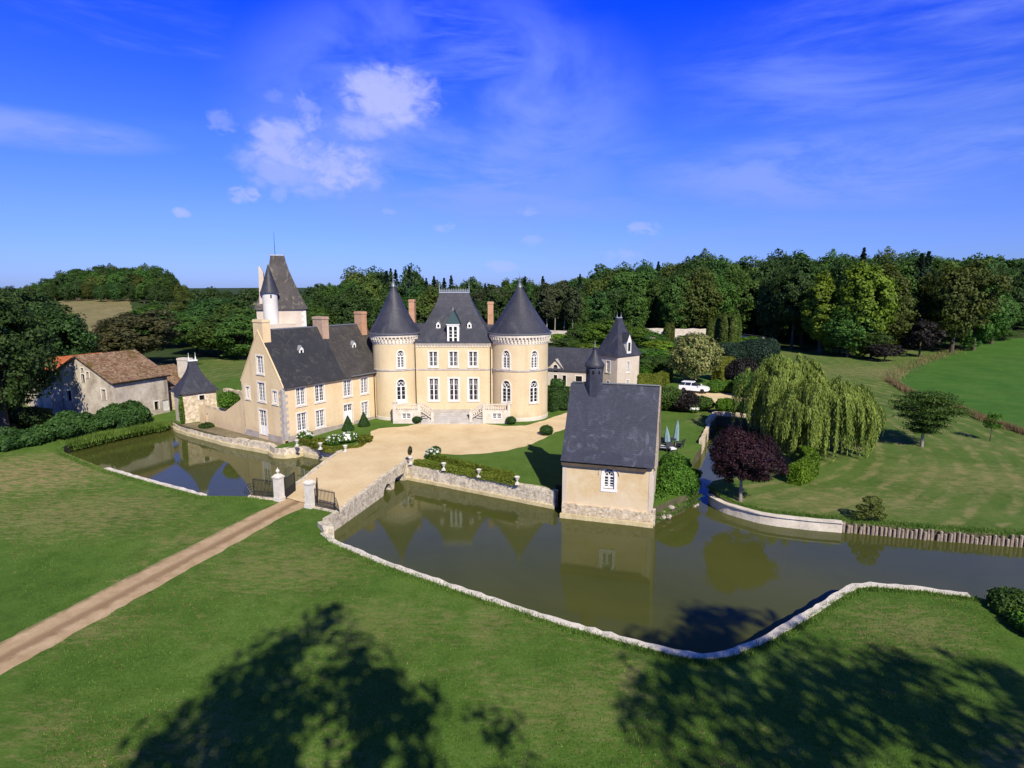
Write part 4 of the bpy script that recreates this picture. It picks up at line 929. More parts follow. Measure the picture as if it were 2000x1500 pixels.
# ------------------------------------------------------------------ stable range and square garden pavilion on the right
pv = thing('garden_pavilion', 'square pale pavilion with a pyramidal slate roof behind the chapel turret', 'pavilion', (17.1, 95.2, .4), math.atan2(.65, .76))
PW, PD = 5.7, 4.6; dl_ = math.pi / 2
f = Wall(pv, (0, 0), 0); f.win(2.75, 2.55, .75, 1.85, 2, 3, t_=.14, curtain='half'); f.win(2.75, .2, .7, 1.1, 2, 2, t_=.12); f.build([(0, -.3), (PW, -.3), (PW, 5.45), (0, 5.45)], 'stucco_pale')
f = Wall(pv, (0, PD), -math.pi / 2); f.win(PD - 1.95, 2.65, .72, 1.9, 2, 3, t_=.15); f.win(PD - 1.9, .3, .6, .9, 2, 2, t_=.1); f.build([(0, -.3), (PD, -.3), (PD, 5.45), (0, 5.45)], 'stucco_pale')
MB().poly([(PW, 0, -.3), (PW, PD, -.3), (PW, PD, 5.45), (PW, 0, 5.45)]).poly([(0, PD, -.3), (PW, PD, -.3), (PW, PD, 5.45), (0, PD, 5.45)]).build('rear_wall', MT['stucco_pale'], pv)
hip_roof(MB(), -.3, -.3, PW + .3, PD + .3, 5.4, 2.35, 3.45, 2.1, 2.5, 11.5, .28, 7).build('roof', MT['slate'], pv)
MB().box(2.3, 2.05, 11.46, 3.5, 2.55, 11.58).build('ridge_lead', MT['zinc'], pv)
for x in (2.4, 3.4): finial(pv, x, 2.3, 11.5, .9, 'zinc', .06)
dd = MB().rings([[(-.55, 0, 0), (.55, 0, 0), (.55, 0, 2.2), (0, 0, 3.4), (-.55, 0, 2.2)], [(-.55, 2, 0), (.55, 2, 0), (.55, 2, 2.2), (0, 2, 3.4), (-.55, 2, 2.2)]]).build('dormer', MT['stucco_white'], pv, (2.75, -.12, 5.6))
MB().box(-.28, -.02, .55, .28, -.012, 1.95).build('pane', MT['glass'], dd)
mb = MB()
for k in (-1, 1): mb.poly([(0, -.15, 3.62), (k * .72, -.15, 2.1), (k * .72, 2.2, 2.1), (0, 2.2, 3.62)])
mb.build('dormer_roof', MT['slate'], dd)
MB().box(-.10, -.10, 5.22, PW + .1, -.003, 5.42).box(-.10, -.1, 5.22, -.003, PD, 5.42).build('cornice', MT['brick_old'], pv)
RA = math.atan2(-.33, .944)
rg = thing('stable_range', 'long low stone outbuilding with a slate roof and small gabled dormer beside the right tower', 'outbuilding', (4.0, 100.3, .4), RA)
RL, RD = 11.6, 6.0
f = Wall(rg, (0, 0), 0)
for u in (3.55, 5.1): f.hole(u, .1, .62, 1.75, name='doorway', sur=True)
f.hole(7.6, .1, 1.1, 1.75, name='doorway', sur=True); f.hole(3.55, 2.35, .8, 1.25, True, 'glass', 'loft_window', True)
f.build([(0, -.3), (RL, -.3), (RL, 2.75), (4.75, 2.75), (4.75, 3.05), (3.55, 4.35), (2.35, 3.05), (2.35, 2.75), (0, 2.75)], 'stucco_pale')
MB().poly([(0, RD, -.3), (RL, RD, -.3), (RL, RD, 2.75), (0, RD, 2.75)]).poly([(0, 0, -.3), (0, RD, -.3), (0, RD, 2.75), (0, RD / 2, 6.2), (0, 0, 2.75)]).build('rear_wall', MT['stucco_pale'], rg)
gable_roof(MB(), -.2, RL + .1, 0, RD, 2.75, RD / 2, 6.2, .12, .25).build('roof', MT['slate'], rg)
mb = MB()
for k in (-1, 1): mb.poly([(3.55, -.2, 4.52), (3.55 + k * 1.4, -.2, 2.98), (3.55 + k * 1.4, 1.2, 2.98), (3.55, 2.2, 4.52)]).poly([(3.55, -.2, 4.42), (3.55 + k * 1.4, -.2, 2.88), (3.55 + k * 1.4, 1.2, 2.88), (3.55, 2.2, 4.42)])
mb.build('gablet_roof', MT['quoin'], rg)

# ------------------------------------------------------------------ the moat-side chapel
cp = thing('chapel', 'small ochre chapel rising from the moat, steep slate roof with a bell turret', 'chapel', (4.0, 44.8, -1.0), math.atan2(-.284, .959))
CW, CD, CE, CR = 6.98, 7.0, 4.5, 10.1
f = Wall(cp, (0, 0), 0); f.win(3.62, 2.62, .82, 1.62, 3, 4, True, True, None, 0, False, t_=.20, bar=.05, smat='white')
f.build([(0, -.8), (CW, -.8), (CW, CE), (0, CE)], 'stucco_chapel', lines=[((0, 1.5), (2.5, 1.5))])
MB().box(3.0, -.05, 2.36, 4.24, .04, 2.60).build('sill', MT['white'], cp)
mb = MB()
for a0 in range(12):
    t0, t1 = math.pi * a0 / 12, math.pi * (a0 + 1) / 12; c0 = (3.62 - .78 * math.cos(t0), 3.72 + .74 * math.sin(t0)); c1 = (3.62 - .78 * math.cos(t1), 3.72 + .74 * math.sin(t1))
    mb.tube([(c0[0], -.04, c0[1]), (c1[0], -.04, c1[1])], .05, 5)
mb.build('hood_mould', MT['stone'], cp)
for nm, x, s in (('gable_wall', CW, 1), ('gable_wall', 0, -1)):
    o = [(x, 0, -.8), (x, CD, -.8), (x, CD, CE), (x, CD / 2, CR), (x, 0, CE)]; MB().poly(o if s > 0 else o[::-1]).build(nm, MT['stucco_pale'], cp)
MB().poly([(0, CD, -.8), (0, CD, CE), (CW, CD, CE), (CW, CD, -.8)]).build('rear_wall', MT['stucco_chapel'], cp)
strip_wall(MB(), [(0.0, -.0), (CW, -.0)], -1.0, lambda t: 1.15 - .14 * t, .30, -1, .5, .05, .012, inset=-.08).build('plinth', MT['chapel_plinth'], cp)
strip_wall(MB(), [(-.1, -.30), (CW + .1, -.30)], -1.0, .32, .2, -1, .5, .03, .03).build('footing_ledge', MT['moat_ledge'], cp)
strip_wall(MB(), [(CW + .0, -.1), (CW + .0, CD)], -1.0, 1.25, .2, -1, .5, .04, .02).build('plinth', MT['moat_wall'], cp)
MB().box(-.02, -.03, 1.1, .30, .01, CE - .1).build('quoin_stones', MT['stucco_pale'], cp)
MB().box(CW - .34, -.03, 1.1, CW + .02, .01, CE - .30).box(CW - .0, -.06, CE - .45, CW + .06, .5, CE - .02).build('quoin_stones', MT['stucco_pale'], cp)
MB().box(-.08, -.26, CE - .26, CW - .55, -.003, CE - .02).build('cornice', MT['bark'], cp)  # dark bark brown puts the shading under the eave into the cornice colour
gable_roof(MB(), -.12, CW + .02, 0, CD, CE + .12, CD / 2, CR, .13, .30, .12).build('roof', MT['slate_chapel'], cp)
MB().rings([[(CW + .03, -.1, CE - .1), (CW + .14, -.1, CE - .1), (CW + .14, -.1, CE + .05), (CW + .03, -.1, CE + .05)], [(CW + .03, CD / 2, CR), (CW + .14, CD / 2, CR), (CW + .14, CD / 2, CR + .16), (CW + .03, CD / 2, CR + .16)]]).rings([[(CW + .03, CD + .2, CE - .3), (CW + .14, CD + .2, CE - .3), (CW + .14, CD + .2, CE - .1), (CW + .03, CD + .2, CE - .1)], [(CW + .03, CD / 2, CR), (CW + .14, CD / 2, CR), (CW + .14, CD / 2, CR + .16), (CW + .03, CD / 2, CR + .16)]]).build('verge', MT['wood_grey'], cp)
MB().tube([(.0, CD / 2, CR + .16), (CW + .08, CD / 2, CR + .16)], .07, 6).build('ridge_cap', MT['lead'], cp)
tx, ty = 1.80, 3.42
tr_ = RoundWall(cp, tx, ty, .70)
MB().lathe([(.70, 7.4), (.70, 11.72)], 8, tx, ty, R(22.5)).build('turret_wall', MT['slate_chapel'], cp)
MB().lathe([(.71, 11.55), (.80, 11.62), (.82, 11.74), (.78, 11.88), (.60, 12.10), (.40, 12.42), (.24, 12.75), (.17, 13.0), (.20, 13.06), (.20, 13.14), (.06, 13.2)], 20, tx, ty).build('turret_roof', MT['slate'], cp, smooth=True)
MB().tube([(tx, ty, 13.1), (tx, ty, 13.75)], [.035, .01], 6).build('finial', MT['zinc'], cp)
mb = MB()
for a in (-45, 0, 45):
    d_ = Vector((math.sin(R(a)), -math.cos(R(a)), 0)); mb.obox((tx + d_.x * .652, ty + d_.y * .652, 11.05), (-d_.y, d_.x), .16, .02, .30)
mb.build('louvre_opening', MT['void'], cp)

# ------------------------------------------------------------------ barn, red-roofed shed, corner pavilion and the old walls on the left
bn = thing('barn', 'grey weathered barn with a mossy tiled roof at the head of the left pool', 'barn', (-49.6, 72.6, 0.0), math.atan2(.933, .36))
BL_, BW, BE, BR_ = 7.4, 12.3, 5.15, 8.25
f = Wall(bn, (0, 0), 0); f.hole(5.5, .75, .62, 1.1, name='window', sur=True, back='void'); f.win(6.85, .35, .95, 1.45, 2, 2, sur=False, sill=False, solid=.9, name='door', mat='wood_white')
f.build([(0, -1.2), (BL_, -1.2), (BL_, BE), (0, BE)], 'render_grey')
f = Wall(bn, (0, BW), -math.pi / 2); f.hole(BW - 1.95, 2.9, .75, 1.35, name='shuttered_window', back='wood_grey', sur=True); f.hole(BW - 8.6, 2.3, .9, 1.4, name='window', sur=True); f.hole(BW - 5.5, 4.9, .62, 1.1, name='window', sur=True); f.hole(BW - 4.55, 5.55, .5, .8, name='shuttered_window', sur=True, back='wood_grey'); f.hole(BW - 5.5, 6.2, .5, .6, name='window', sur=True)
f.build([(0, -.6), (BW, -.6), (BW, BE), (BW / 2, BR_), (0, BE)], 'render_grey', 'gable_wall')
MB().poly([(BL_, 0, -.6), (BL_, BW, -.6), (BL_, BW, BE), (BL_, BW / 2, BR_), (BL_, 0, BE)]).poly([(0, BW, -.6), (BL_, BW, -.6), (BL_, BW, BE), (0, BW, BE)]).build('rear_wall', MT['render_grey'], bn)
gable_roof(MB(), -.35, BL_ + .35, 0, BW, BE, BW / 2, BR_, .16, .30).build('roof', MT['tile_old'], bn)
MB().tube([(-.3, -.34, BE - .1), (BL_ + .3, -.34, BE - .1)], .07, 6).build('gutter', MT['void'], bn)
sh = thing('shed', 'low shed under a bright orange tiled roof half hidden behind the barn', 'shed', (-63.5, 81.0, .0), math.atan2(.933, .36))
MB().box(0, 0, -.4, 9, 7, 4.3).build('wall', MT['render_grey'], sh); gable_roof(MB(), -.3, 9.3, 0, 7, 4.3, 3.5, 6.9, .15, .4).build('roof', MT['tile_red'], sh)
ln = thing('lean_to', 'low mossy-tiled lean-to with a tall rendered chimney between barn and corner pavilion', 'outhouse', (-46.2, 80.6, .0), math.atan2(.933, .36))
MB().box(0, .4, -.4, 4.2, 6, 2.6).build('wall', MT['old_wall'], ln)
MB().rings([[(-.1, .1, 2.5), (4.6, .1, 2.5), (4.6, .1, 2.65), (-.1, .1, 2.65)], [(-.1, 6, 5.6), (4.6, 6, 5.6), (4.6, 6, 5.75), (-.1, 6, 5.75)]]).build('roof', MT['tile_old'], ln)
chimney(ln, 3.3, 2.2, 2, 6.9, 1.0, 1.9, 'stone')
sp = thing('corner_pavilion', 'square stone pavilion with a flared slate roof at the corner of the left pool', 'pavilion', (-41.2, 72.5, -.40), math.atan2(.72, .69))
SW, SD = 4.1, 2.9
f = Wall(sp, (0, 0), 0); f.hole(2.35, 3.15, .62, .6, name='window', sur=True); f.build([(0, -.8), (SW, -.8), (SW, 4.3), (0, 4.3)], 'old_wall')
MB().poly([(0, SD, -1.6), (0, 0, -1.6), (0, 0, 4.3), (0, SD, 4.3)]).poly([(0, SD, -.8), (SW, SD, -.8), (SW, SD, 4.3), (0, SD, 4.3)]).poly([(SW, 0, -.8), (SW, SD, -.8), (SW, SD, 4.3), (SW, 0, 4.3)]).build('side_wall', MT['stucco_pale'], sp)
hip_roof(MB(), -.4, -.4, SW + .4, SD + .4, 4.2, 1.60, 2.5, 1.2, 1.7, 8.1, .75, 8).build('roof', MT['slate'], sp)
MB().box(1.52, 1.12, 8.05, 2.58, 1.78, 8.2).build('ridge_lead', MT['white'], sp)
finial(sp, 1.65, 1.45, 8.15, .95, 'white', .07); finial(sp, 2.45, 1.45, 8.15, .95, 'white', .07)
cw = thing('curtain_wall', 'sloping-topped cream wall joining the corner pavilion to the tall gable', 'wall', (-38.2, 69.5, -.30))
A_, B_ = Vector((-39.6, 73.3)), Vector((-31.0, 67.0)); d_ = (B_ - A_); Lc = d_.length; d_.normalize(); phi = math.atan2(d_.y, d_.x)
f = Wall(cw, (A_.x + 38.2, A_.y - 69.5), phi, 0); f.hole(1.9, .15, .42, 1.55, name='door', back='red_door')
f.build([(0, -.6), (Lc, -.6), (Lc, 4.6), (Lc - .25, 4.55), (Lc - 4.2, 2.55), (2.6, 2.4), (0, 2.7)], 'stucco_wing')
strip_wall(MB(), [(A_.x + 38.2 + .50, A_.y - 69.5 + .40), (B_.x + 38.2, B_.y - 69.5 + .40)], -.5, lambda t: 2.5 + 1.6 * max(0, t - .6) * 2.2, .3, 1, .5, .08, .03, inset=.05).build('core', MT['old_wall'], cw)
wall_thing('rubble_wall', 'old rubble garden wall rising behind the sloping cream wall', 'wall', [(-37.6, 75.8), (-31.3, 71.0)], -.4, 4.0, .5, 'old_wall', 1, jz=.10)
# garden walls towards the wood
wall_thing('garden_wall', 'pale garden wall below the bare-trunked pines right of the round tower', 'wall', [(9.0, 166), (17, 163)], -1, 4.9, .6, 'stone', 1, step=2, jz=.1)
wall_thing('garden_wall', 'cream garden wall in the trees right of the square pavilion roof', 'wall', [(38, 172), (60, 169)], -1, 5.1, .6, 'stone', 1, step=2, jz=.1)
wall_thing('garden_wall', 'shaded stretch of garden wall with a dark coping behind the slim cypresses', 'wall', [(60.1, 169), (63.5, 150)], -1, 4.3, .6, 'stone', 1, step=2, jz=.1, coping=(4.1, 4.5, 'slate_wing'))
# ------------------------------------------------------------------ foliage
def np_faces(name, verts, k, mat):
    """mesh of separate k-cornered leaves from an (n,k,3) array"""
    n = len(verts); me = bpy.data.meshes.new(name)
    me.vertices.add(n * k); me.vertices.foreach_set('co', np.ascontiguousarray(verts, np.float32).ravel())
    me.loops.add(n * k); me.loops.foreach_set('vertex_index', np.arange(n * k, dtype=np.int32))
    me.polygons.add(n); me.polygons.foreach_set('loop_start', np.arange(0, n * k, k, dtype=np.int32)); me.polygons.foreach_set('loop_total', np.full(n, k, np.int32))
    me.update(calc_edges=True); me.materials.append(mat); return me
def unit(v): return v / np.maximum(1e-6, np.linalg.norm(v, axis=1))[:, None]
def leaves(P, N, size, rs, up=0.0, asp=.62):
    """diamond-shaped leaf sprays at P, roughly facing N"""
    n = len(P); N = unit(N + rs.normal(0, .55, (n, 3)) + np.array([0, 0, up])); A = unit(np.cross(N, unit(rs.normal(0, 1, (n, 3))))); B = np.cross(N, A)
    s = (size * rs.uniform(.6, 1.35, n))[:, None]; bend = N * s * .22
    return np.stack([P - A * s - bend, P - B * s * asp, P + A * s - bend, P + B * s * asp], 1)
def crown_pts(rs, rx, rz, nc, nl, cr, lobes=9, amp=.30, shape='round', flat=1.0):
    """clump centres over an uneven envelope, then leaves round each clump"""
    D = unit(rs.normal(0, 1, (nc, 3))); D[:, 2] = np.where(D[:, 2] < -.93, -D[:, 2], D[:, 2])
    L = unit(rs.normal(0, 1, (lobes, 3))); ga = rs.uniform(.4, 1, lobes)
    r = 1 - amp + amp * 1.5 * np.max(np.exp(-(1 - D @ L.T) * 5.5) * ga, 1)
    r *= rs.uniform(.62, 1.0, nc) ** .6
    C = D * r[:, None]
    if shape == 'cone':
        h = rs.uniform(0, 1, nc) ** 1.35; a = rs.uniform(0, 2 * np.pi, nc); tier = .80 + .20 * np.sin(h * 42); q = (1 - h) ** .85 * tier * rs.uniform(.6, 1, nc)
        C = np.stack([np.cos(a) * q, np.sin(a) * q, h * 2 - 1], 1)
    elif shape == 'tall':
        k = .72 + .28 * np.cos((C[:, 2] + .25) * 1.35); C[:, 0] *= k; C[:, 1] *= k
    C = C * np.array([rx, rx, rz]); W = rs.uniform(.6, 1.3, nc) * cr
    if shape == 'cone': W = W * (1.25 - 1.1 * h)
    i = np.repeat(np.arange(nc), nl); off = rs.normal(0, 1, (nc * nl, 3)); off = unit(off) * (rs.uniform(.25, 1, nc * nl) ** .5)[:, None]
    off[:, 2] *= .72 * flat
    P = C[i] + off * W[i][:, None]; N = off * .9 + unit(C / np.array([rx, rx, rz]))[i] * .7 + np.array([0, 0, .25])
    return P, N
def crown(name, seed, rx, rz, zc, nc, nl, cr, leaf, mat, **kw):
    rs = np.random.RandomState(seed); P, N = crown_pts(rs, rx, rz, nc, nl, cr, **kw); P[:, 2] += zc
    return np_faces(name, leaves(P, N, leaf, rs), 4, MT[mat])
def trunk_mesh(seed, h, r, limbs=5, lh=.35, spread=3.0, mat='bark', top=.8):
    rr = random.Random(seed); mb = MB(); p = [(0, 0, -.6), (0, 0, .3), (rr.uniform(-.1, .1) * h * .1, rr.uniform(-.1, .1) * h * .1, h * .4), (rr.uniform(-.3, .3), rr.uniform(-.3, .3), h * top)]
    mb.tube(p, [r * 1.5, r * 1.1, r * .8, r * .2], 8)
    for k in range(limbs):
        a = k * 2.4 + rr.uniform(-.4, .4); z = h * (lh + (top - lh) * .8 * k / max(1, limbs)); s = spread * rr.uniform(.7, 1.1)
        mb.tube([(0, 0, z), (math.cos(a) * s * .5, math.sin(a) * s * .5, z + s * .45), (math.cos(a) * s, math.sin(a) * s, z + s * .75)], [r * .5, r * .3, r * .08], 6)
    return mb.mesh('trunk', MT[mat], True)
def tree(name, label, cat, x, y, cm, tm, sc=(1, 1, 1), rz=0.0, group=None, mat=None, dz=0.0):
    t_ = thing(name, label, cat, (x, y, gz(x, y) + dz), rz, group); t_.scale = sc
    c = link('crown', cm, t_)
    if mat: c.material_slots[0].link = 'OBJECT'; c.material_slots[0].material = MT[mat]
    if tm: link('trunk', tm, t_)
    return t_
# nominal 20 m trees for the wood
CR = {'oak1': crown('crown', 1, 6.6, 9.0, 10.4, 270, 50, 1.35, .30, 'leaf_mid'), 'oak2': crown('crown', 2, 7.2, 8.8, 10.6, 290, 50, 1.35, .30, 'leaf_mid', lobes=9, amp=.44),
      'oak3': crown('crown', 3, 6.0, 9.2, 10.2, 260, 50, 1.3, .30, 'leaf_mid', lobes=14, amp=.38), 'tall1': crown('crown', 4, 5.4, 9.8, 10.0, 270, 50, 1.2, .29, 'leaf_mid', shape='tall', amp=.36),
      'tall2': crown('crown', 5, 4.8, 9.8, 10.0, 250, 50, 1.15, .29, 'leaf_mid', shape='tall', lobes=12, amp=.34), 'fir': crown('crown', 6, 4.2, 9.6, 10.6, 230, 26, 1.0, .36, 'leaf_conifer', shape='cone', flat=.5),
      'pine': crown('crown', 7, 3.6, 6.4, 13.4, 120, 42, 1.25, .34, 'leaf_pine', shape='tall', amp=.34)}
TR = {'oak': trunk_mesh(1, 16, .42), 'tall': trunk_mesh(2, 17, .38, 4, .3, 2.4), 'fir': trunk_mesh(3, 18, .28, 0), 'pine': trunk_mesh(4, 18, .26, 3, .55, 1.8, 'bark_pale', .9)}
def interp(tab, v):
    for a, b in zip(tab, tab[1:]):
        if v <= b[0]: return a[1] + (b[1] - a[1]) * max(0, v - a[0]) / (b[0] - a[0])
    return tab[-1][1]
def at(px, d):
    """a spot d metres ahead on the bearing of a measured column"""
    return (px - 1000) / 1155 * (d * .987 + 2.6), d
def ztop(py, d): return 17 - math.tan(math.atan((py - 750) / 1155) + PITCH) * d
TOPS = [(560, 575), (600, 572), (640, 560), (680, 536), (740, 522), (800, 527), (850, 545), (900, 542), (960, 553), (1000, 540), (1040, 538), (1080, 546), (1130, 530), (1200, 521), (1260, 513), (1300, 501), (1350, 504), (1400, 501), (1470, 507), (1500, 497), (1560, 487), (1610, 502), (1660, 482), (1700, 489), (1740, 503), (1790, 494), (1840, 503), (1900, 503), (1950, 518), (2000, 508), (2110, 506)]
DIST = [(560, 150), (640, 150), (1000, 165), (1100, 181), (1470, 181), (1530, 158), (1600, 142), (1660, 136), (1740, 142), (1800, 150), (1900, 160), (1960, 176), (2110, 192)]
wr = random.Random(21)
def zone(px):
    if px < 800: return ('dense dark tree in the wood behind the left wing and its chimneys', 'trees of the wood behind the left wing')
    if px < 1080: return ('dense tree in the wood directly behind the twin round towers', 'trees of the wood behind the round towers')
    if px < 1480: return ('dark leafy tree in the wood behind the garden walls', 'trees of the wood behind the garden walls')
    return ('tall tree at the edge of the wood beyond the right-hand lawn', 'tall trees of the wood beyond the lawn')
for row in range(4):
    px = 566.0 + row * 9
    while px < 2100:
        d = interp(DIST, px) + row * 17 + wr.uniform(-4, 5); x, y = at(px, d); g0 = gz(x, y)
        py = interp(TOPS, px) + (wr.uniform(18, 46), wr.uniform(2, 18), wr.uniform(-5, 9), wr.uniform(-2, 12))[row]
        H_ = max(9, ztop(py, d) - g0) * wr.uniform(.98, 1.11); kind = wr.choice(['oak1', 'oak2', 'oak3', 'tall1', 'tall2', 'oak1', 'oak3'])
        if 740 < px < 1060 and row > 0 and wr.random() < .35: kind = 'fir'
        if row < 3 and wr.random() < .04: kind = 'fir'
        m_ = wr.choice(['leaf_mid', 'leaf_dark', 'leaf_dark', 'leaf_mid', 'leaf_dark', 'leaf_olive'])
        if row == 0 and 1480 < px < 1990: px += 30; continue
        wsc = H_ / 20 * wr.uniform(.85, 1.12) * (1.0 if kind != 'fir' else .9)
        lb, gr = zone(px)
        tree('fir_tree' if kind == 'fir' else 'broadleaf_tree', lb.replace('dense tree', 'pointed fir').replace('dense dark tree', 'pointed fir').replace('dark leafy tree', 'pointed fir').replace('tall tree', 'pointed fir') if kind == 'fir' else lb, 'fir' if kind == 'fir' else 'tree', x, y, CR[kind], TR['fir' if kind == 'fir' else 'tall' if 'tall' in kind else 'oak'],
             (wsc, wsc, H_ / 20), wr.uniform(0, 6), gr.replace('trees', 'firs', 1) if kind == 'fir' else gr, None if kind == 'fir' else m_)
        px += (34, 34, 36, 40)[row] * (150 / max(100, d)) * wr.uniform(.85, 1.2) * 1.25
# the individual trees along the front of the right-hand wood
FRONT = [(1508, 158, 512, 5.2, 'tall1', 'leaf_dark', 'dark tall tree at the corner of the wood left of the light green ones', 0), (1545, 150, 520, 6.0, 'oak2', 'leaf_dark', 'dark spreading tree just left of the light green tall one', 0),
         (1600, 140, 528, 5.2, 'tall2', 'leaf_light', 'narrow light green tree standing out before the dark wood', 0), (1640, 141, 545, 5.0, 'oak3', 'leaf_mid', 'mid-green tree squeezed between the two light green ones', 0),
         (1675, 134, 492, 6.8, 'tall1', 'leaf_light', 'tallest yellow-green tree in the wood edge beyond the willow', 1), (1722, 139, 508, 5.6, 'tall2', 'leaf_olive', 'olive-green tall tree right of the tallest yellow-green one', 0),
         (1655, 133, 600, 5.0, 'oak1', 'leaf_mid', 'lower rounded tree at the foot of the tallest yellow-green one', 0), (1700, 131, 640, 4.0, 'oak3', 'leaf_mid', 'small bushy tree skirting the lawn below the tall olive one', 0),
         (1780, 156, 492, 5.0, 'fir', 'leaf_conifer', 'dark pointed fir left of its slightly taller twin', 0), (1794, 160, 488, 5.2, 'fir', 'leaf_conifer', 'tallest dark pointed fir above the wood edge', 0),
         (1858, 146, 503, 7.8, 'oak2', 'leaf_olive', 'huge broad olive tree dominating the right end of the wood edge', 1), (1900, 150, 525, 6.2, 'tall1', 'leaf_mid', 'broad mid-green tree to the right of the huge olive one', 0),
         (1935, 160, 570, 5.6, 'oak3', 'leaf_mid', 'rounded tree at the far edge of the bright field', 0), (1970, 172, 545, 6.0, 'oak1', 'leaf_dark', 'dark rounded tree near the frame edge beyond the field', 0), (2010, 178, 520, 6.4, 'oak2', 'leaf_dark', 'dark tree at the frame edge beyond the field', 0),
         (1780, 163, 560, 7.0, 'oak1', 'leaf_dark', 'dark tree in shadow between the olive trees', 0), (1812, 158, 575, 6.5, 'oak3', 'leaf_dark', 'shaded tree filling the gap left of the huge olive one', 0)]
for px, d, py, rx, k, m_, lb, lo in FRONT:
    x, y = at(px, d); H_ = (ztop(py, d) - gz(x, y)) * (1.05 if k != 'fir' else .97); k0 = rx / {'oak1': 6.6, 'oak2': 7.2, 'oak3': 6.0, 'tall1': 5.4, 'tall2': 4.8, 'fir': 4.2}[k]
    tree('fir_tree' if k == 'fir' else 'park_tree', lb, 'fir' if k == 'fir' else 'tree', x, y, CR[k], TR['fir' if k == 'fir' else 'oak'], (k0, k0, H_ / 20), wr.uniform(0, 6), None, m_)
SMALL = crown('crown', 11, 3.4, 3.6, 4.6, 90, 40, .9, .24, 'leaf_black', shape='tall')
STR = trunk_mesh(7, 6, .16, 4, .25, 1.4)
for px, d, py, rx, m_, lb in ((1727, 127, 668, 3.6, 'leaf_black', 'small dark copper-leaved tree at the lawn edge left of the taller one'), (1795, 136, 618, 4.6, 'leaf_black', 'dark copper-leaved tree with a visible trunk before the shaded wood'),
                              (1945, 167, 640, 4.5, 'leaf_mid', 'low bushy tree on the far field boundary')):
    x, y = at(px, d); H_ = ztop(py, d) - gz(x, y); k0 = rx / 3.4; tree('copper_tree' if 'copper' in lb else 'field_tree', lb, 'tree', x, y, SMALL, STR, (k0, k0, H_ / 8.2), wr.uniform(0, 6), None, m_)
# bare-trunked pines behind the right tower
for k, (px, py) in enumerate(((1068, 548), (1083, 552), (1101, 543), (1118, 556), (940, 558), (965, 552), (985, 566))):
    d = 168 + 3 * (k % 3); x, y = at(px, d); H_ = ztop(py, d) - gz(x, y)
    tree('pine_tree', 'bare-trunked pine with bronze-green needles right of the right tower' if k < 4 else 'bronze-green pine between the main roof and the right tower', 'pine', x, y, CR['pine'], TR['pine'], (H_ / 20 * .95,) * 2 + (H_ / 20,), k * 1.3, 'pines right of the right tower' if k < 4 else 'pines between roof and tower')
# ---- left-hand trees
LEFT = [(268, 122, 598, 8.6, 8.5, 'oak2', 'leaf_brown', 'broad brownish-green spreading tree behind the barn'), (222, 128, 622, 5.5, 7.2, 'oak1', 'leaf_brown', 'smaller brownish tree leaning left of the broad brown one'),
        (430, 138, 612, 6.8, 9, 'oak1', 'leaf_mid', 'rounded mid-green tree behind the corner pavilion roof'), (475, 134, 600, 6.2, 9, 'oak3', 'leaf_mid', 'mid-green tree beside the tall gable of the wing'), (385, 142, 608, 6.5, 9, 'oak2', 'leaf_mid', 'leafy green tree between the brown tree and the pavilion'),
        (345, 158, 596, 6.5, 9, 'oak3', 'leaf_mid', 'green tree rising behind the broad brown one'), (300, 168, 588, 7.0, 9, 'oak1', 'leaf_mid', 'fresh green tree above the broad brown one'), (400, 172, 583, 7.0, 10, 'oak1', 'leaf_dark', 'dark green tree in the second row left of the keep'),
        (450, 165, 580, 6.6, 10, 'oak2', 'leaf_mid', 'green tree in the second row beside the keep'), (490, 160, 590, 6.4, 10, 'oak3', 'leaf_mid', 'green tree directly left of the keep walls'), (360, 190, 578, 7.5, 10, 'oak2', 'leaf_olive', 'olive-green tree left of the far dry field'),
        (530, 150, 600, 6.4, 10, 'oak1', 'leaf_dark', 'dark tree right behind the keep'), (575, 145, 598, 6.0, 10, 'oak2', 'leaf_dark', 'dark tree between the keep and the wing chimney'), (612, 148, 582, 6.0, 10, 'oak3', 'leaf_mid', 'green tree right of the keep roof'), (430, 205, 572, 8, 10, 'oak3', 'leaf_dark', 'dark tree on the skyline left of the keep'),
        (120, 98, 592, 5.6, 9, 'oak1', 'leaf_dark', 'dense dark tree beyond the orange-roofed shed'), (92, 104, 570, 6.2, 9, 'oak3', 'leaf_dark', 'tall dark tree behind the shed near the left frame edge'), (140, 112, 628, 4.4, 9, 'oak2', 'leaf_dark', 'lower dark tree at the edge of the dry meadow'), (50, 110, 552, 7, 9, 'oak2', 'leaf_dark', 'dark tree behind the big foreground oak on the left')]
for px, d, py, rx, _, k, m_, lb in LEFT:
    x, y = at(px, d); H_ = ztop(py, d) - gz(x, y); k0 = rx / {'oak1': 6.6, 'oak2': 7.2, 'oak3': 6.0}[k]
    tree('broadleaf_tree', lb, 'tree', x, y, CR[k], TR['oak'], (k0, k0, H_ / 20), wr.uniform(0, 6), None, m_)
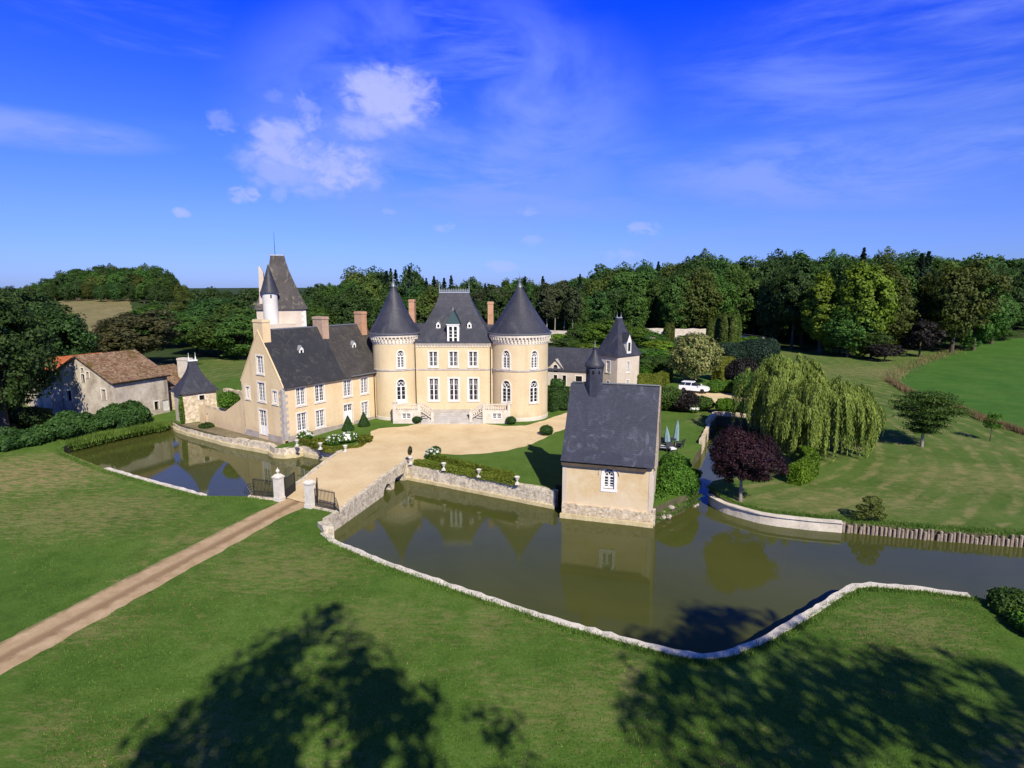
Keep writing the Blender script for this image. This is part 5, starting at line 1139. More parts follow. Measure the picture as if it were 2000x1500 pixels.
# hilltop wood on the left: single trees one can still tell apart
HT = [(60, 552), (90, 540), (130, 525), (180, 513), (230, 508), (280, 510), (320, 516), (350, 530), (368, 560)]
for row in range(4):
    px = 62.0 + row * 7
    while px < 368:
        d = 262 + row * 15 + wr.uniform(-5, 5); x, y = at(px, d); py = interp(HT, px) + (34, 18, 6, 0)[row] + wr.uniform(-4, 7)
        H_ = min(21, max(8, ztop(py, d) - gz(x, y))); dz_ = max(0.0, ztop(py, d) - gz(x, y) - 21); k = wr.choice(['oak1', 'oak2', 'oak3'])
        tree('hill_tree', 'dark round-headed tree of the wood crowning the left-hand hill', 'tree', x, y, CR[k], TR['oak'], (H_ / 20 * 1.05,) * 2 + ((H_ + dz_) / 20,), wr.uniform(0, 6), 'trees crowning the left hill', wr.choice(['leaf_dark', 'leaf_dark', 'leaf_mid', 'leaf_olive']))
        px += wr.uniform(20, 30)
# far woods that read as one mass
def far_wood(label, spots, mat, seed, h=(9, 15)):
    rs = np.random.RandomState(seed); V = []
    for x, y in spots:
        H_ = rs.uniform(*h); P, N = crown_pts(rs, H_ * .55, H_ * .5, 26, 22, H_ * .22); P += np.array([x, y, gz(x, y) + H_ * .5]); V.append(leaves(P, N, H_ * .075, rs))
    tag(link('far_wood', np_faces('far_wood', np.concatenate(V), 4, MT[mat])), label, 'wood', kind='stuff')
fr = random.Random(4)
far_wood('dark belt of far woodland along the horizon left of the keep', [at(fr.uniform(-120, 720), fr.uniform(420, 640)) for k in range(130)], 'leaf_dark', 31)
far_wood('wooded ridge closing the horizon on the right', [at(fr.uniform(1830, 2350), fr.uniform(330, 520)) for k in range(190)], 'leaf_dark', 32, (12, 18))
far_wood('far woodland filling the middle of the horizon behind the trees', [at(fr.uniform(620, 1900), fr.uniform(255, 360)) for k in range(160)], 'leaf_dark', 33, (10, 14))
# big oak at the left frame edge
x, y = -58.4, 66.4
t_ = thing('oak_tree', 'huge shaded oak filling the left frame edge beside the barn', 'tree', (x, y, gz(x, y)), 0)
cb = crown('crown', 41, 5.9, 9.0, 10.2, 290, 70, 1.35, .22, 'leaf_dark', amp=.34); link('crown', cb, t_); link('trunk', trunk_mesh(41, 15, .45, 6, .50, 2.6), t_)
x, y = -77, 76.0; tree('oak_tree', 'second dark oak behind the huge one at the left frame edge', 'tree', x, y, CR['oak2'], TR['oak'], (.95, .95, .98), 2.0, None, 'leaf_dark')

# ---- hedges, shrubs, flower beds
def blob_foliage(name, blobs, mat, leaf, dens, seed, parent=None, core=True):
    """leaves over a set of ellipsoids (x, y, z, rx, ry, rz)"""
    rs = np.random.RandomState(seed); PP = []; NN = []
    for (x, y, z, a, b, c) in blobs:
        n = int(dens * (a * b + a * c + b * c) * 4.2); D = unit(rs.normal(0, 1, (n, 3))); r = 1 + rs.normal(0, .05, n) + .05 * np.sin(D[:, 0] * 7 + x) * np.cos(D[:, 2] * 6)
        PP.append(D * r[:, None] * np.array([a, b, c]) + np.array([x, y, z])); NN.append(D / np.array([a, b, c]))
    return np_faces(name, leaves(np.concatenate(PP), unit(np.concatenate(NN)), leaf, rs), 4, MT[mat])
def box_foliage(name, pts, wd, h, mat, leaf, dens, seed, rough=.04):
    """clipped hedge along a polyline, square section with leafy faces"""
    rs = np.random.RandomState(seed); PP = []; NN = []
    for a, b in zip(pts, pts[1:]):
        a, b = np.array(a), np.array(b); L = np.linalg.norm(b - a); d = (b - a) / L; nn = np.array([-d[1], d[0]])
        for (k, area) in ((0, L * h), (1, L * h), (2, L * wd), (3, wd * h), (4, wd * h)):
            n = int(area * dens); u = rs.uniform(0, L, n); v = rs.uniform(-wd / 2, wd / 2, n); z = rs.uniform(0, h, n)
            if k == 0: v[:] = -wd / 2
            if k == 1: v[:] = wd / 2
            if k == 2: z[:] = h
            if k == 3: u[:] = 0
            if k == 4: u[:] = L
            N = {0: (-nn[0], -nn[1], .2), 1: (nn[0], nn[1], .2), 2: (0, 0, 1), 3: (-d[0], -d[1], .2), 4: (d[0], d[1], .2)}[k]
            P = np.stack([a[0] + d[0] * u + nn[0] * v, a[1] + d[1] * u + nn[1] * v, z + rs.normal(0, rough, n)], 1); P[:, :2] += rs.normal(0, rough, (n, 2))
            PP.append(P); NN.append(np.tile(np.array(N), (n, 1)))
    return np_faces(name, leaves(np.concatenate(PP), np.concatenate(NN), leaf, rs), 4, MT[mat])
def hedge(name, label, cat, pts, wd, h, mat, leaf=.10, dens=90, seed=1, group=None):
    c = pts[0]; z = min(gz(*p) for p in pts); loc = [(p[0] - c[0], p[1] - c[1]) for p in pts]
    o = link(name, box_foliage(name, loc, wd, h, mat, leaf, dens, seed), None, (*c, z)); tag(o, label, cat, group)
    core = MB()
    for a, b in zip(loc, loc[1:]):
        m_ = ((a[0] + b[0]) / 2, (a[1] + b[1]) / 2, 0); core.obox(m_, (b[0] - a[0], b[1] - a[1]), math.hypot(b[0] - a[0], b[1] - a[1]) - .05, wd - .10, h - .05)
    core.build('inner_twigs', MT[mat], o); return o
def shrub(name, label, cat, x, y, r, h, mat, leaf=.12, dens=60, seed=1, group=None, lumps=5, z=None, flowers=0):
    rr = random.Random(seed); bl = [(0, 0, h * .5, r * .85, r * .85, h * .5)]
    for k in range(lumps): a = k * 2.4 + rr.random(); q = r * .5; bl.append((math.cos(a) * q, math.sin(a) * q, h * rr.uniform(.35, .68), r * rr.uniform(.4, .58), r * rr.uniform(.4, .58), h * rr.uniform(.26, .40)))
    o = link(name, blob_foliage(name, bl, mat, leaf, dens, seed), None, (x, y, gz(x, y) if z is None else z)); tag(o, label, cat, group)
    if flowers:
        rs = np.random.RandomState(seed); D = unit(rs.normal(0, 1, (flowers, 3))); D[:, 2] = np.abs(D[:, 2]); P = D * np.array([r * .95, r * .95, h * .55]) + np.array([0, 0, h * .5])
        link('blossom', np_faces('blossom', leaves(P, D, .13, rs, asp=.9), 4, MT['flower']), o)
    return o
def G(px, py, z=0.5):
    k = math.tan(math.atan((py - 750) / 1155) + PITCH); y = (17 - z) / k; return (px - 1000) / 1155 * (y * math.cos(PITCH) + (17 - z) * math.sin(PITCH)), y
# clipped yews and box balls round the court
for k, ((px, py), lb) in enumerate((((680, 838), 'clipped conical yew by the wing door, left of two'), ((711, 831), 'clipped conical yew by the wing, nearer the round tower'))):
    x, y = G(px, py); rs = np.random.RandomState(50 + k); n = 2600; q = rs.uniform(0, 1, n) ** .6; a = rs.uniform(0, 6.28, n); r_ = .78 * q * (1 - .25 * (q > .9)); P = np.stack([np.cos(a) * r_, np.sin(a) * r_, 1.75 * (1 - q)], 1) + rs.normal(0, .02, (n, 3))
    oc = tag(link('topiary_cone', np_faces('topiary_cone', leaves(P, np.stack([np.cos(a), np.sin(a), np.full(n, .5)], 1), .085, rs), 4, MT['leaf_box']), None, (x, y, gz(x, y))), lb, 'topiary'); MB().lathe([(.66, .05), (.60, .3), (.05, 1.6)], 14).build('inner_twigs', MT['leaf_box'], oc)
for k, (px, py, r, lb) in enumerate(((815, 825, .66, 'clipped box ball at the left foot of the central steps'), (947, 822, .66, 'clipped box ball at the right foot of the central steps'), (998, 827, .62, 'clipped box ball on the grass below the right tower'), (1067, 848, .74, 'flattened box ball at the gravel edge near the chapel roof'), (850, 887, .58, 'round box ball beside the white roses at the bridge end'))):
    x, y = G(px, py); o = link('box_ball', blob_foliage('box_ball', [(0, 0, r * .72, r, r, r * .78)], 'leaf_box', .075, 190, 60 + k), None, (x, y, gz(x, y))); tag(o, lb, 'topiary'); MB().sphere((0, 0, r * .72), r * .95, 14, 9, (1, 1, .76)).build('inner_twigs', MT['leaf_box'], o)
# low box borders and roses on the terraces
hedge('box_border', 'low clipped box border edging the left terrace bed', 'hedge', [G(588, 858), G(640, 876), G(700, 872), G(724, 853)], .55, .5, 'leaf_yellow', .07, 260, 71)
hedge('box_border', 'outer low box border along the terrace wall right of the bridge', 'hedge', [G(812, 906), G(870, 918), G(940, 932), G(1008, 945)], .55, .5, 'leaf_yellow', .07, 260, 72)
hedge('box_border', 'inner low box border running beside the lawn right of the bridge', 'hedge', [G(835, 893), G(885, 905), G(950, 921), G(1002, 932)], .50, .48, 'leaf_yellow', .07, 260, 73)
for k, (px, py, r, h, lb) in enumerate(((655, 866, 1.0, .95, 'white rose bush in the left terrace bed nearest the wing wall'), (680, 862, 1.1, 1.0, 'spreading white rose bush in the middle of the left terrace bed'), (845, 893, .75, .95, 'white rose bush at the bridge end of the right border'), (596, 852, .9, 1.0, 'green and white shrub below the wing corner'), (622, 866, .9, .8, 'yellow-green bush behind the middle terrace urn'), (715, 862, .8, .8, 'rounded golden bush at the gravel end of the left bed'))):
    x, y = G(px, py); shrub('rose_bush' if 'rose' in lb else 'garden_shrub', lb, 'shrub', x, y, r, h, 'leaf_hedge' if 'rose' in lb or 'white' in lb else 'leaf_yellow', .085, 120, 80 + k, flowers=90 if k in (1,) else 55 if k in (0, 2, 3) else 0)
UR = MB().lathe([(.20, 0), (.20, .06), (.09, .12), (.07, .22), (.15, .32), (.24, .48), (.27, .60), (.30, .62), (.30, .66), (.22, .66), (.20, .60)], 14).mesh('urn', MT['stone_white'], True)
UP = MB().box(-.22, -.22, -.14, .22, .22, 0).mesh('pedestal', MT['stone_white'])
for px, py, lb in ((578, 873, 'white stone urn at the bastion end of the left terrace wall'), (624, 879, 'white stone urn in the middle of the left terrace wall'), (673, 884, 'white stone urn where the left terrace wall meets the bridge'), (801, 908, 'white stone urn on the wall corner at the bridge end'), (866, 920, 'first white urn along the right terrace wall from the bridge'), (935, 933, 'middle white urn along the right terrace wall'), (1010, 948, 'last white urn along the right terrace wall before the chapel')):
    x, y = G(px, py, .6); o = link('urn', UR, None, (x, y + .32, .70), 0, (.82, .82, .86)); tag(o, lb, 'urn', 'urns along the terrace walls'); link('pedestal', UP, o)
x, y = G(801, 900, .6); shrub('urn_plant', 'spiky plant standing in the urn at the bridge end', 'plant', x, y, .22, .8, 'leaf_brown', .08, 200, 5, z=1.2, lumps=2)
# right of the right tower
a_, b_ = G(1078, 798), G(1100, 790); hedge('clipped_hedge', 'tall dark clipped hedge block against the right tower', 'hedge', [(4.9, 78.0), (7.4, 80.6)], 1.5, 2.9, 'leaf_box', .12, 110, 91)
shrub('garden_shrub', 'low dark bush at the foot of the tall hedge block', 'shrub', 7.2, 78.9, .9, 1.2, 'leaf_box', .1, 100, 92); shrub('garden_shrub', 'rounded bush between tall hedge block and stable range', 'shrub', 7.9, 84.0, .9, 1.4, 'leaf_box', .1, 100, 93)
shrub('garden_shrub', 'dark bush growing against the stable range wall', 'shrub', *G(1090, 757), 1.3, 1.5, 'leaf_dark', .12, 90, 94)
hedge('clipped_hedge', 'angled golden-topped hedge in front of the square pavilion', 'hedge', [G(1244, 752), G(1290, 752), G(1305, 742)], 1.6, 2.0, 'leaf_yellow', .11, 110, 95)
hedge('clipped_hedge', 'low hedge running back from the angled golden-topped one', 'hedge', [G(1250, 734), G(1318, 722)], 1.4, 1.5, 'leaf_hedge', .12, 90, 96)
hedge('clipped_hedge', 'dark square hedge behind the white car and the variegated tree', 'hedge', [G(1398, 745), G(1425, 742)], 2.0, 4.2, 'leaf_yellow', .13, 80, 97)
hedge('clipped_hedge', 'long dark hedge at the foot of the slim cypresses', 'hedge', [G(1385, 705), G(1450, 700), G(1520, 704)], 2.4, 3.0, 'leaf_dark', .16, 55, 98)
SH = [(1300, 796, 2.8, 3.1, 'leaf_mid', 'tall green shrub right behind the chapel ridge', 0), (1336, 800, 2.2, 2.7, 'leaf_black', 'dark copper-leaved shrub between two green ones', 0), (1366, 798, 2.0, 1.9, 'leaf_mid', 'green shrub in front of the white car', 0), (1353, 803, .85, 1.1, 'leaf_hedge', 'white-flowering hydrangea before the dark copper shrub', 70),
      (1418, 806, 1.55, 2.1, 'leaf_bright', 'bright lime-green rounded bush on the lawn', 0), (1456, 808, 1.5, 1.5, 'leaf_box', 'low dark rounded bush right of the lime-green one', 0), (1476, 822, .55, 1.4, 'leaf_hedge', 'white-flowering bush on the stone wall end', 60), (1398, 764, 1.7, 2.0, 'leaf_hedge', 'low bright shrub beside the white car', 0), (1424, 764, 1.5, 1.8, 'leaf_hedge', 'low shrub at the back of the gravel yard', 0),
      (1448, 758, 3.0, 5.0, 'leaf_black', 'dark red-leaved shrub left of the willow', 0), (1462, 770, 2.6, 3.6, 'leaf_mid', 'green shrub below the dark red one', 0), (1320, 925, 1.5, 1.7, 'leaf_hedge', 'rounded bush behind the big clipped bush by the chapel', 0), (1312, 915, 1.2, 1.5, 'leaf_mid', 'darker bush close to the chapel gable', 0), (1352, 932, .8, .8, 'leaf_hedge', 'low bush at the channel edge by the chapel', 0),
      (1480, 720, 4.0, 5.5, 'leaf_conifer', 'bluish dark shrub in front of the cypress hedge', 0), (1430, 720, 3.4, 4.6, 'leaf_conifer', 'bluish rounded shrub behind the red-leaved one', 0)]
for k, (px, py, r, h, m_, lb, fl) in enumerate(SH): x, y = G(px, py); shrub('garden_shrub' if not fl else 'flowering_shrub', lb, 'shrub', x, y, r, h, m_, .15 if r > 1.6 else .10, 60 if r > 1.6 else 110, 100 + k, flowers=fl)
tag(link('clipped_bush', blob_foliage('clipped_bush', [(0, 0, 1.5, 1.7, 1.6, 1.25), (-.4, -.2, 1.0, 1.6, 1.5, 1.1), (.5, .3, 1.15, 1.5, 1.4, 1.25), (.2, -.4, 1.7, 1.2, 1.1, .95), (-.6, .4, 1.6, 1.1, 1.1, .95)], 'leaf_hedge', .105, 130, 130), None, (13.6, 47.2, -.3)), 'big rounded clipped bush at the water beside the chapel', 'shrub')
shrub('garden_shrub', 'low leafy growth on the bank at the chapel corner', 'shrub', 11.7, 45.0, .75, 1.5, 'leaf_hedge', .10, 120, 131, z=-.6)
hedge('clipped_hedge', 'curved yellow-green hedge in front of the willow', 'hedge', [G(1551, 944, -.1), G(1570, 935, -.1), G(1586, 922, -.1), G(1572, 900, -.1)], 1.15, 1.7, 'leaf_bright', .10, 120, 132)
# variegated round tree over the car
VC = crown('crown', 51, 4.6, 4.1, 4.9, 150, 60, .95, .20, 'leaf_cream', amp=.16); x, y = at(1356, 101); tree('variegated_tree', 'round cream-variegated tree above the white car', 'tree', x, y, VC, STR)
# slim cypresses
cyr = np.random.RandomState(61); n = 2600; hq = cyr.uniform(0, 1, n); a = cyr.uniform(0, 6.28, n); rad = .95 * np.minimum(1, (1 - hq) * 3.0) ** .6 * (.75 + .25 * np.minimum(1, hq * 5)) * cyr.uniform(.85, 1.05, n)
CYP = np_faces('crown', leaves(np.stack([np.cos(a) * rad, np.sin(a) * rad, .4 + hq * 9.2], 1), np.stack([np.cos(a), np.sin(a), np.full(n, .6)], 1), .26, cyr), 4, MT['leaf_olive']); CYT = MB().tube([(0, 0, -.4), (0, 0, 7)], [.16, .06], 6).mesh('trunk', MT['bark'])
for k, (px, py, h) in enumerate(((1402, 684, 9.0), (1411, 686, 9.5), (1420, 684, 9.2), (1429, 686, 9.6), (1438, 682, 9.0), (1385, 672, 7.0), (1393, 670, 7.0), (1302, 672, 6.0), (1310, 668, 6.0))):
    x, y = G(px, py, 1.5); tree('cypress', 'slim columnar cypress in the close row of five before the garden wall' if k < 5 else 'shorter slim cypress against the garden wall', 'cypress', x, y, CYP, CYT, (1, 1, h / 9.6), k * 1.1, 'row of slim cypresses' if k < 5 else 'short cypresses by the garden wall')
# garden trees between the court and the wood
GT = [(1135, 150, 630, 5.0), (1165, 148, 622, 5.2), (1110, 140, 655, 4.2), (1150, 132, 668, 3.8), (1205, 158, 618, 5.4), (1240, 152, 632, 5.0), (1270, 150, 645, 4.4), (1285, 138, 662, 4.0), (1258, 128, 680, 3.8), (1295, 124, 690, 3.6), (1278, 116, 705, 3.0), (1310, 132, 668, 3.8), (1330, 142, 662, 3.8), (1360, 150, 652, 4.0), (1300, 112, 712, 2.8), (1092, 158, 650, 4.0), (1342, 158, 655, 3.6), (1465, 150, 655, 4.0), (1258, 112, 718, 2.4)]
for k, (px, d, py, r) in enumerate(GT):
    x, y = at(px, d); H_ = max(3, ztop(py, d) - gz(x, y)); tree('garden_tree', 'leafy garden tree between the stable range roof and the wood' if px < 1230 else 'leafy garden tree right of the square pavilion below the wood', 'tree', x, y, CR[('oak1', 'oak2', 'oak3')[k % 3]] if r > 4 else SMALL, TR['oak'] if r > 4 else STR,
         (r / 6.6, r / 6.6, H_ / 20) if r > 4 else (r / 3.4, r / 3.4, H_ / 8.2), k, 'garden trees behind the stable range' if px < 1230 else 'garden trees right of the pavilion', ('leaf_mid', 'leaf_hedge', 'leaf_mid', 'leaf_light')[k % 4])
for k, (px, py) in enumerate(((1283, 724), (1256, 676))):
    x, y = G(px, py, .8); o = MB().lathe([(.22, 0), (.2, .5), (.16, .55), (.22, 1.0), (.12, 1.35), (.15, 1.55), (.0, 1.75)], 10).build('garden_statue', MT['stone_white'], None, (x, y, gz(x, y)), smooth=True); tag(o, ('white stone garden figure on the low hedge walk', 'tiny white stone garden figure among trees behind the pavilion')[k], 'statue')
# purple plum
x, y = 18.55, 45.9; t_ = thing('plum_tree', 'dark purple-leaved plum tree on the lawn tip beside the channel', 'tree', (x, y, gz(x, y)))
rs = np.random.RandomState(71); P, N = crown_pts(rs, 3.05, 2.45, 420, 62, .42, lobes=22, amp=.40); P[:, 2] += 3.75; P[:, 2] = np.where(P[:, 2] < 1.75, 1.75 + (P[:, 2] - 1.75) * .2, P[:, 2]); P2, N2 = crown_pts(rs, 1.9, 1.6, 120, 50, .6); P2[:, 2] += 3.8; P = np.concatenate([P, P2]); N = np.concatenate([N, N2]); link('crown', np_faces('crown', leaves(P, N, .078, rs), 4, MT['leaf_purple']), t_)
link('trunk', trunk_mesh(71, 4.2, .15, 7, .42, 1.9, 'bark_pale'), t_)
# weeping willow: leafy strands falling from two domes
def willow(domes, ns, seed):
    rs = np.random.RandomState(seed); PP = []; NN = []
    for (cx, cy, cz, rx, ry, rz, zmin, share) in domes:
        for k in range(int(ns * share)):           # each tress hangs as a bundle of strands
            a = rs.uniform(0, 2 * np.pi); q = rs.uniform(.10, 1) ** .5; lob = 1 + .12 * math.sin(a * 5 + cx) + .07 * math.sin(a * 11 + 1)
            z0 = cz + rz * math.sqrt(max(0, 1 - q * q)) * (1 + .10 * math.sin(a * 7 + q * 9)) + rs.normal(0, .25)
            zb = zmin + rs.uniform(0, 1) ** 1.6 * 3.0 + .8 * (1 + math.sin(a * 6 + cx * 2))
            if q < .6: zb = z0 - rs.uniform(1.3, 3.2)
            x0, y0 = cx + rx * q * lob * math.cos(a), cy + ry * q * lob * math.sin(a); o = np.array([math.cos(a), math.sin(a)])
            for j in range(13):
                sx, sy = rs.normal(0, .20, 2); L = (z0 - max(zb, zmin)) * rs.uniform(.55, 1.05)
                if L < .4: continue
                m_ = int(L / .15); t = np.arange(m_) / m_; bow = np.sin(np.minimum(1, t * 2.5) * np.pi / 2) * .45 * q; tap = 1 - .55 * t
                PP.append(np.stack([x0 + o[0] * bow + sx * tap + rs.normal(0, .04, m_), y0 + o[1] * bow + sy * tap + rs.normal(0, .04, m_), z0 - .25 * (sx * sx + sy * sy) * 8 - t * L], 1))
                NN.append(np.tile(np.array([o[0] * .6 + sx * 2.2, o[1] * .6 + sy * 2.2, .25]), (m_, 1)) + rs.normal(0, .25, (m_, 3)))
    P = np.concatenate(PP); N = unit(np.concatenate(NN)); n = len(P); down = unit(np.array([0, 0, -1.0]) + rs.normal(0, .25, (n, 3))); B = unit(np.cross(N, down)); s = rs.uniform(.11, .22, n)[:, None]
    return np_faces('crown', np.stack([P, P + down * s * .7 + B * s * .32, P + down * s * 1.9, P + down * s * .7 - B * s * .32], 1), 4, MT['leaf_willow'])
wx, wy = 30.8, 61.0; t_ = thing('willow_tree', 'large weeping willow trailing its strands over the lawn and channel', 'tree', (wx, wy, gz(wx, wy)))
link('crown', willow([(1.5, -.8, 4.6, 5.1, 4.4, 2.9, .15, .52), (-.6, 3.2, 5.0, 4.5, 3.8, 4.6, 1.2, .42), (4.6, .2, 3.4, 2.0, 2.0, 1.8, .1, .08), (-2.6, -1.4, 3.3, 1.8, 2.0, 2.4, -.3, .08)], 600, 72), t_); link('trunk', trunk_mesh(72, 8, .45, 7, .22, 3.4), t_)
# layered cedar-like tree on the right lawn
x, y = 44.0, 61.6; t_ = thing('parasol_tree', 'flat-topped tree with layered branches standing alone on the right lawn', 'tree', (x, y, gz(x, y)))
rs = np.random.RandomState(73); PP = []; NN = []
for z, rr_, nk in ((1.75, .9, 5), (2.5, 1.5, 8), (3.3, 2.4, 13), (4.1, 3.1, 17), (4.8, 3.3, 18), (5.4, 2.7, 14), (5.75, 1.6, 8)):
    for k in range(nk):
        a = k * 2.4 + z * 3 + rs.uniform(-.3, .3); q = rr_ * math.sqrt((k + .6) / nk) * rs.uniform(.8, 1.05); c = np.array([math.cos(a) * q * 1.05 + (z - 2) * .12, math.sin(a) * q, z - q * .07 + rs.normal(0, .07)])
        n = 170; off_ = rs.normal(0, 1, (n, 3)) * np.array([.46, .46, .085]); PP.append(c + off_); NN.append(off_ * .4 + np.array([0, 0, 1.0]))
link('crown', np_faces('crown', leaves(np.concatenate(PP), unit(np.concatenate(NN)), .105, rs), 4, MT['leaf_mid']), t_); link('trunk', trunk_mesh(73, 5.2, .15, 7, .36, 1.9, 'bark_pale'), t_)
x, y = G(1934, 858, .3); tree('young_tree', 'slight young tree near the brown field edge', 'tree', x, y, crown('crown', 74, .9, 1.1, 2.2, 26, 26, .35, .10, 'leaf_hedge'), trunk_mesh(74, 2.6, .05, 3, .4, .5), (1, 1, 1))
# cloud-pruned shrub at the bank
x, y = 26.6, 41.8; t_ = thing('cloud_shrub', 'small cloud-pruned shrub with leafy tiers near the pile bank', 'shrub', (x, y, gz(x, y)))
link('crown', blob_foliage('crown', [(-.75, .1, .45, .5, .45, .25), (.0, -.1, .65, .55, .5, .28), (-.45, .2, 1.0, .45, .42, .22), (.45, .0, 1.05, .5, .45, .26), (.15, .1, 1.6, .62, .55, .30), (.75, -.1, .5, .42, .4, .22)], 'leaf_olive', .075, 170, 75), t_); link('trunk', trunk_mesh(75, 1.7, .05, 5, .2, .5), t_)
# hedge bank on the left of the pool and reeds along it
rr = random.Random(8); bl = []
for a, b in zip([(-64, 56.8), (-55, 59.5), (-51.2, 64.0), (-49.8, 68.5), (-48.4, 71.6)], [(-55, 59.5), (-51.2, 64.0), (-49.8, 68.5), (-48.4, 71.6), (-47.6, 73.0)]):
    for k in range(9): t = k / 9; r_ = rr.uniform(.7, 1.75); bl.append((a[0] + (b[0] - a[0]) * t + 57 + rr.uniform(-1.1, 1.1), a[1] + (b[1] - a[1]) * t - 64 + rr.uniform(-1.1, 1.1), rr.uniform(.4, 1.5), r_, r_, rr.uniform(.7, 1.5)))
tag(link('laurel_hedge', blob_foliage('laurel_hedge', bl, 'leaf_dark', .17, 62, 76), None, (-57, 64, 0)), 'wide unclipped laurel hedge covering the bank left of the pool', 'hedge')
shrub('wall_creeper', 'green creeper spilling over the sloping wall beside the tall gable', 'creeper', -34.4, 70.6, 1.35, 2.0, 'leaf_hedge', .13, 90, 77, z=2.4)
shrub('wall_creeper', 'ivy column climbing the corner of the slate-roofed pavilion', 'creeper', -41.3, 72.35, .32, 4.2, 'leaf_hedge', .09, 150, 78, z=-.4, lumps=2)
shrub('garden_shrub', 'grey-green bush at the foot of the sloping cream wall', 'shrub', -37.4, 70.6, .9, .9, 'leaf_box', .10, 110, 79, z=-.3)
shrub('bank_bush', 'leafy bush hanging over the water at the curb end in the lower right', 'shrub', 26.9, 29.0, 1.5, 1.5, 'leaf_mid', .10, 120, 140, z=-.5); shrub('bank_bush', 'brighter bush behind the curb end at the right frame edge', 'shrub', 26.4, 26.8, 1.4, 1.1, 'leaf_hedge', .10, 120, 141, z=-.1); shrub('bank_bush', 'dark low bush at the right frame edge on the foreground lawn', 'shrub', 28.2, 27.4, 1.9, 1.5, 'leaf_dark', .10, 120, 142, z=-.2)
for k, (x, y, r, h, lb) in enumerate(((-61.5, 64.5, 2.6, 3.2, 'dark undergrowth below the huge oak at the left frame edge'), (-63.0, 70.5, 2.6, 3.4, 'dark bush between the huge oak and the shed'), (-58.6, 70.6, 2.0, 2.4, 'low dark bush at the shaded foot of the barn gable'), (-67.0, 66.0, 3.0, 3.6, 'dark bushes at the frame edge behind the laurel hedge'))):
    shrub('undergrowth_bush', lb, 'shrub', x, y, r, h, 'leaf_dark', .16, 60, 170 + k)
# ---- grass that nobody could count
def blades(name, label, spots, h, wd, mat, seed, lean=.35):
    rs = np.random.RandomState(seed); n = len(spots); P = np.array(spots); a = rs.uniform(0, 6.28, n); hh = rs.uniform(h[0], h[1], n); d = np.stack([np.cos(a), np.sin(a), np.zeros(n)], 1); w_ = (wd * rs.uniform(.6, 1.4, n))[:, None]
    tip = P + rs.normal(0, lean, (n, 3)) * hh[:, None] * np.array([1, 1, 0]) + np.stack([np.zeros(n), np.zeros(n), hh], 1)
    tag(link(name, np_faces(name, np.stack([P - d * w_, P + d * w_, tip], 1), 3, MT[mat])), label, 'grass', kind='stuff')
def scatter_line(pts, n, wd, rs, z=None):
    L = [math.hypot(b[0] - a[0], b[1] - a[1]) for a, b in zip(pts, pts[1:])]; out = []
    for (a, b), l in zip(zip(pts, pts[1:]), L):
        for k in range(int(n * l / sum(L))):
            t = rs.random(); x = a[0] + (b[0] - a[0]) * t + rs.gauss(0, wd); y = a[1] + (b[1] - a[1]) * t + rs.gauss(0, wd); out.append((x, y, gz(x, y) - .03 if z is None else z))
    return out
gr = random.Random(9)
off = lambda pts, d: [(x, y + d) for x, y in pts]
sp_ = scatter_line(off(CURB, -.55), 9000, .16, gr) + scatter_line(off(LCURB, -.6), 5000, .18, gr) + scatter_line(off(PILE[1:], .45), 9000, .30, gr) + scatter_line(off(ROUND, .7), 3000, .2, gr) + scatter_line(off(CBANK, .15), 2600, .22, gr, -.25) + scatter_line(off(CBANK, -.02), 1200, .12, gr, -.75)
blades('bank_grass', 'longer grass along the moat curbs and the pile bank', sp_, (.08, .26), .025, 'grass_blade', 151)
sp_ = scatter_line([(-48.9, 63.6), (-46.9, 68.9), (-44.2, 73.0)], 3500, .40, gr, -.8) + scatter_line([(-49.2, 63.0), (-47.6, 67.0), (-44.0, 73.2)], 4200, .55, gr, -.3)
blades('pool_reeds', 'strip of reeds and rank grass below the laurel hedge', sp_, (.25, .85), .045, 'grass_blade', 152, .35)
FB = [(66.2, 102.6), (62.9, 92.5), (61.6, 80), (59.6, 72.0), (59.4, 64)]
blades('tall_grass', 'strip of tall brown grass along the field boundary', scatter_line(FB, 11000, .30, gr) + scatter_line([(66.2, 102.6), (72, 110), (97, 135), (124, 160)], 1500, 1.2, gr), (.3, .8), .045, 'dry_grass', 153, .3)
sp_ = []
while len(sp_) < 52000:
    y = 14 + 34 * gr.random() ** 1.5; x = gr.uniform(-.9, .9) * y
    if not pip(x, y, MOAT) and not pip(x, y, PATH) and y < mid_y(x) - .5: sp_.append((x, y, gz(x, y) - .01))
blades('turf_tufts', 'short grass blades of the foreground lawn', sp_, (.04, .12), .022, 'grass_blade', 154, .5)

dry_ = []
while len(dry_) < 9000:
    y = 15 + 40 * gr.random() ** 1.3; x = gr.uniform(-.9, .9) * y
    if not pip(x, y, MOAT) and not pip(x, y, PATH) and y < mid_y(x) - .5 and math.sin(x * .55 + y * .21) + math.sin(y * .47 - x * .3 + 1) + gr.gauss(0, .6) > .6: dry_.append((x, y, gz(x, y) - .01))
blades('dry_tufts', 'dried straw-coloured grass tufts scattered over the foreground lawn', dry_, (.03, .09), .03, 'dry_grass', 155, .7)

